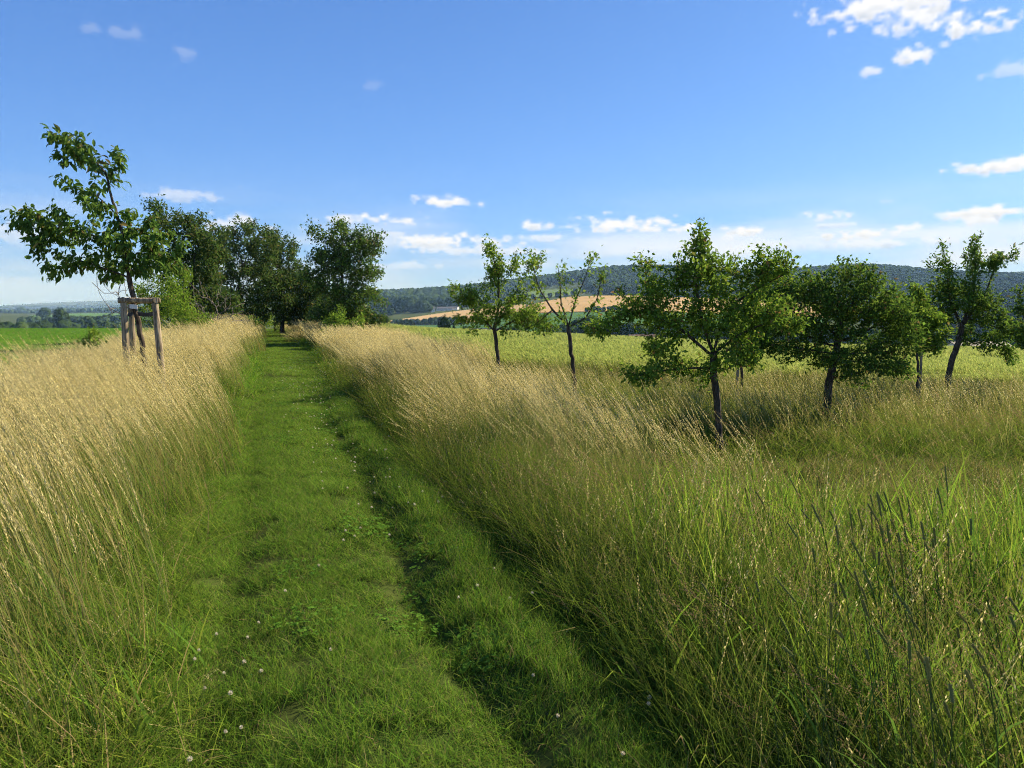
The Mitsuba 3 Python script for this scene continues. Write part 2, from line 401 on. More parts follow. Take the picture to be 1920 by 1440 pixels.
def tuft_lawn(rng, size, n, hmin, hmax, w, seg=2, cols=GREEN, wind=.15):
    H = Heap()
    b, h = spread(rng, n, size * 1.15), rng.uniform(hmin, hmax, n) * rng.uniform(.6, 1.1, n)
    c = pick(rng, n, *cols)
    dead = rng.random(n) < .05
    c[dead] = pick(rng, int(dead.sum()), (.26, .22, .10), (.32, .26, .13))
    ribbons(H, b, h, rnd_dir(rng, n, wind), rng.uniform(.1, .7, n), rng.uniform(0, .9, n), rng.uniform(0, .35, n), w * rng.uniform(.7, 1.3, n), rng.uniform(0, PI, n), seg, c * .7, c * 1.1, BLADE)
    return H.get()


def tuft_tall(rng, size, stems, blades, hs, hb, wst, wb, per, heads, green, seg=4, wind=.75, sp=.28, hl=.013, hw=.0042, lean=(.16, .42), t0=.80, stem_cols=OLIVE, ripe=.55):
    """Flowering grass: stems with seed heads over an undergrowth of leaf blades, bent by the wind."""
    H = Heap()
    if blades:
        n = blades
        c = pick(rng, n, *green)
        dry = rng.random(n) < .10
        c[dry] = pick(rng, int(dry.sum()), (.30, .24, .11), (.36, .29, .14))
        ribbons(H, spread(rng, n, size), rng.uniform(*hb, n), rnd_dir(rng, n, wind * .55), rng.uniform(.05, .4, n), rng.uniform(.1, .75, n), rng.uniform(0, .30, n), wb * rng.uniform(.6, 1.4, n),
                rng.uniform(0, PI, n), max(2, seg - 1), c * .75, c * 1.15, BLADE)
    n = stems
    b, h, d = spread(rng, n, size), rng.uniform(*hs, n), rnd_dir(rng, n, wind)
    l1, l2, sag = rng.uniform(lean[0] * .4, lean[0], n), rng.uniform(lean[1] * .4, lean[1], n), rng.uniform(0, .10, n)
    lo, hi = pick(rng, n, *green), pick(rng, n, *stem_cols)
    hc = pick(rng, n, *heads)
    ribbons(H, b, h, d, l1, l2, sag, wst * rng.uniform(.8, 1.3, n), rng.uniform(0, PI, n), seg, lo * .9, hi * (1 - ripe) + hc * ripe, STEM, 1.3)
    if per:
        panicles(H, rng, b, h, d, l1, l2, sag, t0, per, hl, hw, hc, sp)
    # a few leaves high on the stems
    k = stems // 2
    p = centre(b[:k], h[:k], d[:k], l1[:k], l2[:k], sag[:k], [.35])[:, 0]
    ribbons(H, p, h[:k] * rng.uniform(.15, .32, k), rnd_dir(rng, k, wind * .6), rng.uniform(.2, .6, k), rng.uniform(.2, .9, k), rng.uniform(.1, .5, k), wb * .9 * np.ones(k), rng.uniform(0, PI, k), 2, lo[:k], hi[:k], BLADE)
    return H.get()


def tuft_wide(rng, size, n, hb, w, cols=LUSH, seg=4):
    H = Heap()
    c = pick(rng, n, *cols)
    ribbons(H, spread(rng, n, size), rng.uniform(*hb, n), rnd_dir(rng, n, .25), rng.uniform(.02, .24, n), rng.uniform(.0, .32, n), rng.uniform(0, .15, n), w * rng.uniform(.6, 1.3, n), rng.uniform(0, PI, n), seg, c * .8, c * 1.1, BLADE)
    return H.get()


def tuft_clover(rng, size, n):
    H = Heap()
    b = spread(rng, n, size)
    b[:, 2] = rng.uniform(.03, .085, n)
    for k in range(3):
        a = rng.uniform(0, 2 * PI, n) if k == 0 else a + 2.09
        r = rng.uniform(.006, .011, n)
        c = b + np.column_stack([np.cos(a) * r, np.sin(a) * r, rng.uniform(-.003, .005, n)])
        ring = [c + np.column_stack([np.cos(a + q) * r, np.sin(a + q) * r, rng.uniform(-.004, .004, n)]) for q in (0, 1.25, 2.5, 3.78, 5.03)]
        V = np.stack(ring, 1)
        F = np.array([[0, 1, 2], [0, 2, 3], [0, 3, 4]])[None] + (np.arange(n) * 5)[:, None, None]
        H.put(V, F, np.repeat(pick(rng, n, (.11, .25, .035), (.14, .28, .04), (.09, .21, .03)), 5, 0))
    return H.get()


def shapegroup(key, mesh, color, mat):
    scene[key] = {'type': 'shapegroup', 'shape': mikit.ply(mesh, mat, smooth=False, color=color)}


def tufts(prefix, count, mat, fn, *args, **kw):
    out = []
    for i in range(count):
        key = f'{prefix}_kind_{i}'
        shapegroup(key, *fn(np.random.default_rng(abs(hash_(prefix)) % 10007 + i * 31), *args, **kw), mat)
        out.append(key)
    return out


def hash_(s):
    h = 7
    for ch in s:
        h = (h * 131 + ord(ch)) % 1000003
    return h


SERIAL = {}


def sow(name, kinds, pts, rng, yaw=.35, size=(.85, 1.15), tall=(.85, 1.15), scale=None):
    """One instance of a random kind of tuft at each point (x, y)."""
    if not len(pts):
        return
    X, Y = pts[:, 0], pts[:, 1]
    z = height(X, Y)
    e = np.where(Y < 13, .09, .4)
    gx, gy = (height(X + e, Y) - height(X - e, Y)) / (2 * e), (height(X, Y + e) - height(X, Y - e)) / (2 * e)
    for i, (x, y) in enumerate(pts):
        k = SERIAL.get(name, 0) + 1
        SERIAL[name] = k
        a = rng.uniform(-yaw, yaw)
        s, t = rng.uniform(*size), rng.uniform(*tall) * (1 if scale is None else scale[i])
        ca, sa = math.cos(a) * s, math.sin(a) * s
        scene[f'{name}__{k:03d}'] = {'type': 'instance', 'to_world': np.array([[ca, -sa, 0, x], [sa, ca, 0, y], [gx[i] * ca + gy[i] * sa, gy[i] * ca - gx[i] * sa, t, z[i]], [0, 0, 0, 1]]),
                                     'shapegroup': {'type': 'ref', 'id': kinds[rng.integers(len(kinds))]}}


def scatter(rng, x0, x1, y0, y1, step):
    gx, gy = np.meshgrid(np.arange(x0, x1, step), np.arange(y0, y1, step))
    p = np.stack([gx.ravel(), gy.ravel()], 1) + rng.uniform(-.5, .5, (gx.size, 2)) * step
    u = p[:, 0] / np.maximum(p[:, 1], .01)
    keep = (np.abs(u) < .80 + .9 / np.maximum(p[:, 1], .3)) & (p[:, 1] > -.3)
    return p[keep]


def n2d(p, f, seed, o=3):
    return meshkit.fbm(np.column_stack([p * f, p[:, :1] * 0]), o, seed)


rng = np.random.default_rng(5)
# the kinds of tuft, close by and farther away
LAWN0 = tufts('lawn_near', 6, 'mat_blade', tuft_lawn, .22, 420, .045, .105, .0032, cols=LUSH + GREEN[:2] + [(.21, .29, .055), (.24, .30, .075)])
LAWN1 = tufts('lawn_far', 4, 'mat_blade', tuft_lawn, .60, 700, .05, .11, .0065, cols=LUSH + GREEN[:2] + [(.21, .29, .055), (.24, .30, .075)])
LAWN2 = tufts('lawn_farthest', 3, 'mat_blade', tuft_lawn, 1.2, 800, .06, .13, .014)
EDGE0 = tufts('edge_near', 5, 'mat_blade', tuft_lawn, .30, 270, .12, .34, .0042, seg=3, cols=GREEN + LUSH[:2] + OLIVE[:1], wind=.2)
EDGE1 = tufts('edge_far', 4, 'mat_blade', tuft_lawn, .60, 380, .16, .36, .008, seg=3, cols=LUSH, wind=.3)
GREEN0 = tufts('green_near', 6, 'mat_blade', tuft_tall, .36, 13, 170, (.40, .78), (.14, .47), .0020, .0046, 9, OLIVE + OLIVE + STRAW[:2] + BROWN[:1], MEADOW, ripe=.3, wind=.34, lean=(.14, .34))
GREEN1 = tufts('green_far', 5, 'mat_blade', tuft_tall, .7, 38, 320, (.42, .80), (.16, .47), .004, .008, 7, OLIVE + OLIVE + STRAW[:2] + BROWN[:1], MEADOW, seg=3, ripe=.3, wind=.34, lean=(.14, .34), hl=.02, hw=.007)
STRAW0 = tufts('straw_near', 6, 'mat_straw', tuft_tall, .36, 27, 85, (.60, 1.10), (.25, .62), .0021, .0045, 26, STRAW, GREEN + OLIVE, hl=.015, hw=.0046, t0=.74, ripe=.7)
STRAW1 = tufts('straw_mid', 6, 'mat_straw', tuft_tall, .6, 72, 130, (.60, 1.10), (.25, .62), .0030, .0065, 16, STRAW, GREEN + OLIVE, seg=3, hl=.021, hw=.0068, t0=.74, ripe=.7)
STRAW2 = tufts('straw_far', 4, 'mat_straw', tuft_tall, 1.3, 170, 190, (.64, 1.08), (.3, .6), .006, .013, 7, STRAW, GREEN + OLIVE, seg=3, hl=.045, hw=.015, t0=.74, ripe=.7)
BROWN0 = tufts('brown_near', 4, 'mat_straw', tuft_tall, .5, 15, 20, (.5, .8), (.2, .5), .0016, .004, 26, BROWN, GREEN + OLIVE, sp=1.3, hl=.012, hw=.0034, t0=.72, wind=.8, lean=(.25, .6))
WIDE0 = tufts('wide_near', 5, 'mat_blade', tuft_wide, .45, 58, (.42, .82), .0105, cols=[(.17, .30, .03), (.22, .34, .04), (.13, .25, .03), (.26, .34, .045), (.10, .20, .03)])
OCHRE1 = tufts('ochre_mid', 5, 'mat_straw', tuft_tall, .6, 60, 190, (.45, .85), (.25, .55), .0028, .007, 9, OLIVE[:3] + STRAW[:2], [(.22, .23, .05), (.26, .24, .06), (.15, .21, .04)], seg=3, hl=.018, hw=.006, wind=.5)
CLOVER0 = tufts('clover_leaf', 4, 'mat_blade', tuft_clover, .34, 70)

# --- the mown path
P = scatter(rng, -8, 3.5, .9, 13, .195)
s = side(P[:, 0], P[:, 1])
edge = .13 * (n2d(P, .9, 21) - .5) * 4
keep = (s > -1.75 + edge) & (s < 1.30 + edge * .6)
inrut = np.exp(-((s - rut(P[:, 1])) / .11) ** 2)
bare = np.hypot(P[:, 0] - at(495, 1000, 5.2)[0], P[:, 1] - 5.2) < .13
keep &= (rng.random(len(P)) > inrut * .25) & ~bare
strip = 1 + .7 * np.exp(-((s - .62) / .2) ** 2) - .42 * inrut
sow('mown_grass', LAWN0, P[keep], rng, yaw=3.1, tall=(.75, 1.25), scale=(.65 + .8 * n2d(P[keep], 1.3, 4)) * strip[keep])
P = scatter(rng, -18, 0, 13, 34, .5)
s = side(P[:, 0], P[:, 1])
sow('mown_grass', LAWN1, P[(s > -1.5) & (s < 1.3)], rng, yaw=3.1)
P = scatter(rng, -34, -5, 34, 75, 1.0)
s = side(P[:, 0], P[:, 1])
sow('mown_grass', LAWN2, P[(s > -1.5) & (s < 1.4)], rng, yaw=3.1)
tag('mown_grass', 'short green grass mown along the path', 'grass', kind='stuff')
# ungathered longer grass along both edges of the path
P = scatter(rng, -9, 4, .8, 13, .22)
s = side(P[:, 0], P[:, 1])
edge = (n2d(P, .8, 31) - .5) * 1.0
keep = ((s < -1.05 + edge) & (s > -2.3 + edge)) & (rng.random(len(P)) < .75) | ((s > 1.0 + edge * .4) & (s < 1.5 + edge * .4)) & (rng.random(len(P)) < .4)
hs = np.where(s < 0, .45 + .55 * sm(-1.0, -1.9, s), .55 + .5 * sm(.95, 1.4, s))
sow('edge_grass', EDGE0, P[keep], rng, yaw=.6, tall=(.7, 1.3), scale=hs[keep])
P = scatter(rng, -18, 0, 13, 34, .42)
s = side(P[:, 0], P[:, 1])
keep = ((s < -1.05) & (s > -1.5)) | ((s > 1.1) & (s < 1.5)) & (rng.random(len(P)) < .5)
sow('edge_grass', EDGE1, P[keep], rng, yaw=.6, tall=(.7, 1.3))
tag('edge_grass', 'lush green grass growing longer along both edges of the path', 'grass', kind='stuff')
# clover on the right half of the path
P = scatter(rng, -7, 1.5, 2.0, 15, .27)
s = side(P[:, 0], P[:, 1])
pat = n2d(P, .75, 41)
keep = (s > -.5) & (s < 1.1) & (pat > .46) & (rng.random(len(P)) < .30) & (P[:, 1] > 3.2) | (s > -1.6) & (s < -.6) & (pat > .66) & (P[:, 1] < 4.5)
sow('clover_leaves', CLOVER0, P[keep], rng, yaw=3.1)
tag('clover_leaves', 'dark green clover leaves in patches on the mown path', 'clover', kind='stuff')

# --- golden tall grass left of the path and in the strip right of it
def straw_share(s, y):
    e = 1.0 + .12 * sm(8.5, 4.5, y)
    left = sm(-e, -e - .4, s) * (.42 + .58 * sm(2.2, 5.2, y + (-s - 2) * 1.2)) * sm(-4.9, -4.2, s)
    right = sm(1.15, 2.0, s) * sm(4.0, 9, y) * sm(3.5 + 1.2 * sm(12, 15, y), 2.5 + .9 * sm(12, 15, y), s)
    return left, right


def tall_edge(p):
    return (n2d(p, .7, 51) - .5) * .55


for step, kinds, y0, y1 in ((.27, STRAW0, 1.0, 8), (.45, STRAW1, 8, 22), (.85, STRAW2, 22, 72)):
    P = scatter(rng, -42 if y1 > 30 else -17, 12, y0, y1, step)
    s = side(P[:, 0], P[:, 1]) + tall_edge(P)
    left, right = straw_share(s, P[:, 1])
    kl = rng.random(len(P)) < left
    kr = (rng.random(len(P)) < right * .95)
    low = np.where(s < 0, .96 + .24 * sm(-1.0, -1.7, s) - .34 * sm(-2.3, -3.4, s), .62 + .36 * sm(1.2, 2.3, s)) * (.87 + .26 * n2d(P, .5, 61))
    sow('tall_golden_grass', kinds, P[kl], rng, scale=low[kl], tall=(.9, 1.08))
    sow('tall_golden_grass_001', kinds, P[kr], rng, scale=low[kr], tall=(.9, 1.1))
tag('tall_golden_grass', 'tall golden grass gone to seed left of the path', 'grass', kind='stuff')
tag('tall_golden_grass_001', 'strip of tall golden grass along the right side of the path', 'grass', kind='stuff')

# --- green meadow: the left foreground, the right verge and the ground under the orchard
def barley_line(p):
    """Positive inside the barley field beyond the orchard."""
    x, y = p[:, 0], p[:, 1]
    return np.minimum(y - (16.3 + .02 * x), side(x, y) - 4.3)


MOWN = [(at(1700, 838, 7.2)[0], 7.3, 1.9, .75), (at(1850, 838, 7.4)[0], 7.5, 1.3, .6), (at(1175, 745, 11.5)[0], 11.3, 1.1, .8)]


def in_clearing(p):
    return np.minimum.reduce([((p[:, 0] - a) / w) ** 2 + ((p[:, 1] - b) / h) ** 2 for a, b, w, h in MOWN]) + (n2d(p, 1.5, 71) - .5) * .7 < 1


for step, kinds, y0, y1 in ((.26, GREEN0, .75, 7.5), (.48, GREEN1, 7.5, 19)):
    P = scatter(rng, -12, 15, y0, y1, step)
    s = side(P[:, 0], P[:, 1]) + tall_edge(P)
    left, right = straw_share(s, P[:, 1])
    near = np.hypot(P[:, 0], P[:, 1]) > .95
    kl = (s < -1.08) & (s > -4.6) & (rng.random(len(P)) < np.clip(1.0 - left * .72, 0, 1))
    kr = (s > 1.02) & (barley_line(P) < 0) & ~in_clearing(P) & (rng.random(len(P)) < np.clip(1.0 - right * .6, 0, 1)) & near
    t = np.where(s < 0, .50 + .48 * sm(-1.1, -1.9, s), .92 * (1 - .55 * sm(2.6, 3.6, s) * sm(4.8, 6.0, P[:, 1]) * (1 - sm(7.8, 9.2, P[:, 1])))) * (.72 + .56 * n2d(P, .6, 81))
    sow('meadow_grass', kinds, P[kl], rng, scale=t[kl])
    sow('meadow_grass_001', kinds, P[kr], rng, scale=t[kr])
P = scatter(rng, -6, 3, .9, 14, .21)
s = side(P[:, 0], P[:, 1]) + tall_edge(P) * .5
k = (s > 1.0) & (s < 1.75) & (np.hypot(P[:, 0], P[:, 1]) > 1.0)
t = (.95 + .25 * sm(1.0, 1.5, s)) * (.8 + .4 * n2d(P, .7, 83))
sow('meadow_grass_001', GREEN0, P[k], rng, scale=t[k])
tag('meadow_grass', 'green meadow grass at the foot of the golden grass on the left', 'grass', kind='stuff')
tag('meadow_grass_001', 'green meadow grass in the right foreground and under the orchard trees', 'grass', kind='stuff')
P = scatter(rng, -3, 14, 8, 17, .5)
s = side(P[:, 0], P[:, 1])
k = (s > 3.2) & (barley_line(P) < .4) & ~in_clearing(P) & (rng.random(len(P)) < sm(8, 10, P[:, 1]) * (.15 + n2d(P, .45, 91)))
sow('ochre_grass', OCHRE1, P[k], rng, scale=.62 + .42 * n2d(P[k], .6, 93))
tag('ochre_grass', 'dry ochre grass between the orchard trees and the barley', 'grass', kind='stuff')
P = scatter(rng, .3, 8, 1.2, 9, .42)
s = side(P[:, 0], P[:, 1])
k = (s > 1.3) & (n2d(P, .65, 101) > .58) & ~in_clearing(P)
sow('brown_grass', BROWN0, P[k], rng, scale=.75 + .35 * n2d(P[k], .6, 103))
P = scatter(rng, -5, -1, 1.6, 6, .5)
s = side(P[:, 0], P[:, 1])
k = (s < -1.9) & (n2d(P, .8, 105) > .52)
sow('brown_grass', BROWN0, P[k], rng, scale=.55 + .3 * n2d(P[k], .6, 103))
tag('brown_grass', 'fine reddish brown seed heads hanging over the green meadow', 'grass', kind='stuff')
P = scatter(rng, -.5, 4.5, .8, 5.2, .40)
s = side(P[:, 0], P[:, 1])
k = (s > 1.15) & (P[:, 0] > .25 + .15 * P[:, 1] + .5 * (n2d(P, .9, 117) - .5)) & (n2d(P, .55, 111) > .34) & ~in_clearing(P) & (np.hypot(P[:, 0], P[:, 1]) > 1)
sow('broad_grass', WIDE0, P[k], rng, yaw=.8, scale=.75 + .4 * n2d(P[k], .8, 113))
P = scatter(rng, -4, -.8, 1.3, 5, .42)
s = side(P[:, 0], P[:, 1])
k = (s < -1.15) & (s > -2.6) & (n2d(P, .8, 115) > .55)
sow('broad_grass', WIDE0, P[k], rng, yaw=.8, scale=.25 + .25 * n2d(P[k], .8, 113))
tag('broad_grass', 'broad bright green blades of grass in the foreground', 'grass', kind='stuff')
P = scatter(rng, 1, 9, 5.8, 12.5, .30)
k = in_clearing(P)
TROD = tufts('trodden', 3, 'mat_blade', tuft_lawn, .45, 420, .05, .13, .005, cols=OLIVE + MEADOW[:2] + [(.34, .30, .14)])
sow('trodden_grass', TROD, P[k], rng, yaw=3.1, tall=(1.0, 1.7))
tag('trodden_grass', 'flattened short grass in the clearing before the orchard trees', 'grass', kind='stuff')

# --- barley beyond the orchard, and the low green crop at left
def tuft_barley(rng, size, n, w, hl, cols, hcols):
    H = Heap()
    b, h, d = spread(rng, n, size), rng.uniform(.68, .82, n), rnd_dir(rng, n, .8)
    l1, l2, sag = rng.uniform(.02, .1, n), rng.uniform(.1, .3, n), rng.uniform(.02, .15, n)
    lo, hc = pick(rng, n, *cols), pick(rng, n, *hcols)
    ribbons(H, b, h, d, l1, l2, sag, np.full(n, w), rng.uniform(0, PI, n), 3, lo, hc, (.8, 1, .9, .6), .8)
    panicles(H, rng, b, h, d, l1, l2, sag, .86, 4, hl, hl * .22, hc, .25)
    return H.get()


BARLEY_C, BARLEY_H = [(.22, .30, .065), (.24, .32, .07), (.20, .285, .06)], [(.35, .41, .11), (.39, .43, .12), (.29, .37, .09)]
BAR1 = tufts('barley_near', 5, 'mat_straw', tuft_barley, .8, 300, .008, .07, BARLEY_C, BARLEY_H)
BAR2 = tufts('barley_mid', 4, 'mat_straw', tuft_barley, 2.0, 330, .022, .16, BARLEY_C, BARLEY_H)
BAR3 = tufts('barley_far', 3, 'mat_straw', tuft_barley, 6.0, 520, .07, .45, BARLEY_C, BARLEY_H)
for step, kinds, y0, y1, x0, x1 in ((.55, BAR1, 16, 28, -6, 24), (1.3, BAR2, 28, 58, -20, 46), (4.6, BAR3, 58, 150, -50, 110)):
    P = scatter(rng, x0, x1, y0, y1, step)
    k = (barley_line(P) > 0) & (P[:, 0] > -99)
    sow('barley', kinds, P[k], rng, scale=.84 + .14 * n2d(P[k], .12, 121))
tag('barley', 'ripening yellow green barley field beyond the orchard trees', 'barley', kind='stuff')
CROP = tufts('crop', 4, 'mat_blade', tuft_lawn, 1.6, 620, .10, .22, .020, cols=[(.12, .27, .03), (.14, .29, .035), (.105, .24, .03)])
CROPF = tufts('crop_far', 3, 'mat_blade', tuft_lawn, 5.0, 700, .14, .28, .06, cols=[(.12, .27, .03), (.14, .29, .035), (.105, .24, .03)])
for step, kinds, y0, y1 in ((1.2, CROP, 8, 40), (3.6, CROPF, 40, 140)):
    P = scatter(rng, -120, -6, y0, y1, step)
    k = (side(P[:, 0], P[:, 1]) < -5.2) & (P[:, 0] / P[:, 1] < -.40)
    sow('young_crop', kinds, P[k], rng, yaw=3.1)
tag('young_crop', 'low bright green crop in the field left of the golden grass', 'crop', kind='stuff')


# ------------------------------------------------------------------ trees grown into the outlines they have in the photograph
def tube(heap, pts, rad, sides=6, colour=(.1, .1, .1)):
    p, rad = np.asarray(pts, float), np.asarray(rad, float)
    t = np.gradient(p, axis=0)
    t /= np.linalg.norm(t, axis=1, keepdims=True) + 1e-12
    a = np.cross(t, np.where(np.abs(t[:, 2:]) < .9, [0, 0, 1.0], [1.0, 0, 0]))
    a /= np.linalg.norm(a, axis=1, keepdims=True) + 1e-12
    b, ang = np.cross(t, a), np.arange(sides) * 2 * PI / sides
    v = p[:, None] + rad[:, None, None] * (np.cos(ang)[None, :, None] * a[:, None] + np.sin(ang)[None, :, None] * b[:, None])
    i, j = np.meshgrid(np.arange(len(p) - 1), np.arange(sides), indexing='ij')
    q = np.stack([i * sides + j, i * sides + (j + 1) % sides, (i + 1) * sides + (j + 1) % sides, (i + 1) * sides + j], -1).reshape(-1, 4)
    heap.put(v.reshape(-1, 3), np.vstack([q[:, [0, 1, 2]], q[:, [0, 2, 3]]]), colour)


def polyline(pts, step):
    pts = np.asarray(pts, float)
    seg = np.linalg.norm(np.diff(pts, axis=0), axis=1)
    acc = np.concatenate([[0], np.cumsum(seg)])
    t = np.linspace(0, acc[-1], max(2, int(acc[-1] / step) + 1))
    return np.column_stack([np.interp(t, acc, pts[:, k]) for k in range(3)])


def grow(rng, trunk, guides, attractors, step, kill, reach):
    """Space colonisation. Returns node positions, parents and the main limb of each node (0: the trunk)."""
    P, par, limb = list(trunk), [-1] + list(range(len(trunk) - 1)), [0] * len(trunk)
    nl = 0
    for g in guides:
        near = int(np.argmin(np.linalg.norm(np.array(P) - g[0], axis=1)))
        nl += 1
        last = near
        mine = limb[near] if limb[near] else nl
        for q in g[1:]:
            P.append(q)
            par.append(last)
            limb.append(mine)
            last = len(P) - 1
    A = attractors.copy()
    free = len(trunk) // 3
    for it in range(140):
        if not len(A):
            break
        pos = np.array(P)
        d, k = cKDTree(pos[free:]).query(A)
        k = k + free
        live = d > kill
        A, d, k = A[live], d[live], k[live]
        ok = d < reach
        if not ok.any():
            reach *= 1.5
            if reach > 20:
                break
            continue
        vec = (A - pos[k]) / d[:, None]
        acc = np.zeros_like(pos)
        np.add.at(acc, k[ok], vec[ok])
        tips = np.unique(k[ok])
        for i in tips:
            dd = acc[i] / (np.linalg.norm(acc[i]) + 1e-9)
            pd = pos[i] - pos[par[i]] if par[i] >= 0 else np.array([0, 0, 1.0])
            pd = pd / (np.linalg.norm(pd) + 1e-9)
            dd = dd + pd * .35 + rng.normal(size=3) * .18
            dd /= np.linalg.norm(dd) + 1e-9
            q = pos[i] + dd * step
            P.append(q)
            par.append(int(i))
            if limb[i]:
                limb.append(limb[i])
            else:
                nl += 1
                limb.append(nl)
        if len(P) > 5000:
            break
    return np.array(P), np.array(par), np.array(limb)


def leaf_mesh(rng, pos, axis, length, width, col, fold=.25, curl=.0, quads=1):
    """Leaves: two folded halves each, bent along the midrib when quads is 2."""
    n = len(pos)
    axis = axis / (np.linalg.norm(axis, axis=1, keepdims=True) + 1e-9)
    up = rng.normal(size=(n, 3)) * .55 + np.array([0, 0, 1.0])
    s = np.cross(axis, up)
    s /= np.linalg.norm(s, axis=1, keepdims=True) + 1e-9
    nn = np.cross(s, axis)
    L, W = length[:, None], width[:, None]
    if quads == 1:
        V = np.stack([pos, pos + axis * L * .5 - s * W * .5 + nn * W * fold, pos + axis * L * .45 - nn * W * .05, pos + axis * L * .5 + s * W * .5 + nn * W * fold, pos + axis * L - nn * L * curl], 1)
        F = np.array([[0, 2, 1], [0, 3, 2], [1, 2, 4], [2, 3, 4]])
    else:
        m1, m2 = pos + axis * L * .35 - nn * L * curl * .25, pos + axis * L * .7 - nn * L * curl * .6
        tip = pos + axis * L * .95 - nn * L * curl * 1.2
        V = np.stack([pos, m1 - s * W * .5 + nn * W * fold, m1, m1 + s * W * .5 + nn * W * fold, m2 - s * W * .42 + nn * W * fold, m2, m2 + s * W * .42 + nn * W * fold, tip], 1)
        F = np.array([[0, 2, 1], [0, 3, 2], [1, 2, 5], [1, 5, 4], [2, 3, 6], [2, 6, 5], [4, 5, 7], [5, 6, 7]])
    k = V.shape[1]
    C = np.repeat(col[:, None, :], k, 1)
    C = C * (1 + .12 * rng.normal(size=(n, 1, 1)))
    return V, F, C


LEAF_DARK = [(0.175, 0.264, 0.044), (0.075, 0.154, 0.025), (0.104, 0.198, 0.029), (0.066, 0.126, 0.025), (0.131, 0.234, 0.034)]
LEAF_MID = [(0.232, 0.333, 0.047), (0.127, 0.232, 0.030), (0.166, 0.285, 0.036), (0.098, 0.178, 0.027), (0.215, 0.321, 0.041)]
LEAF_LIGHT = [(0.180, 0.294, 0.036), (0.225, 0.336, 0.042), (0.143, 0.252, 0.034)]
ALL_TREES = []


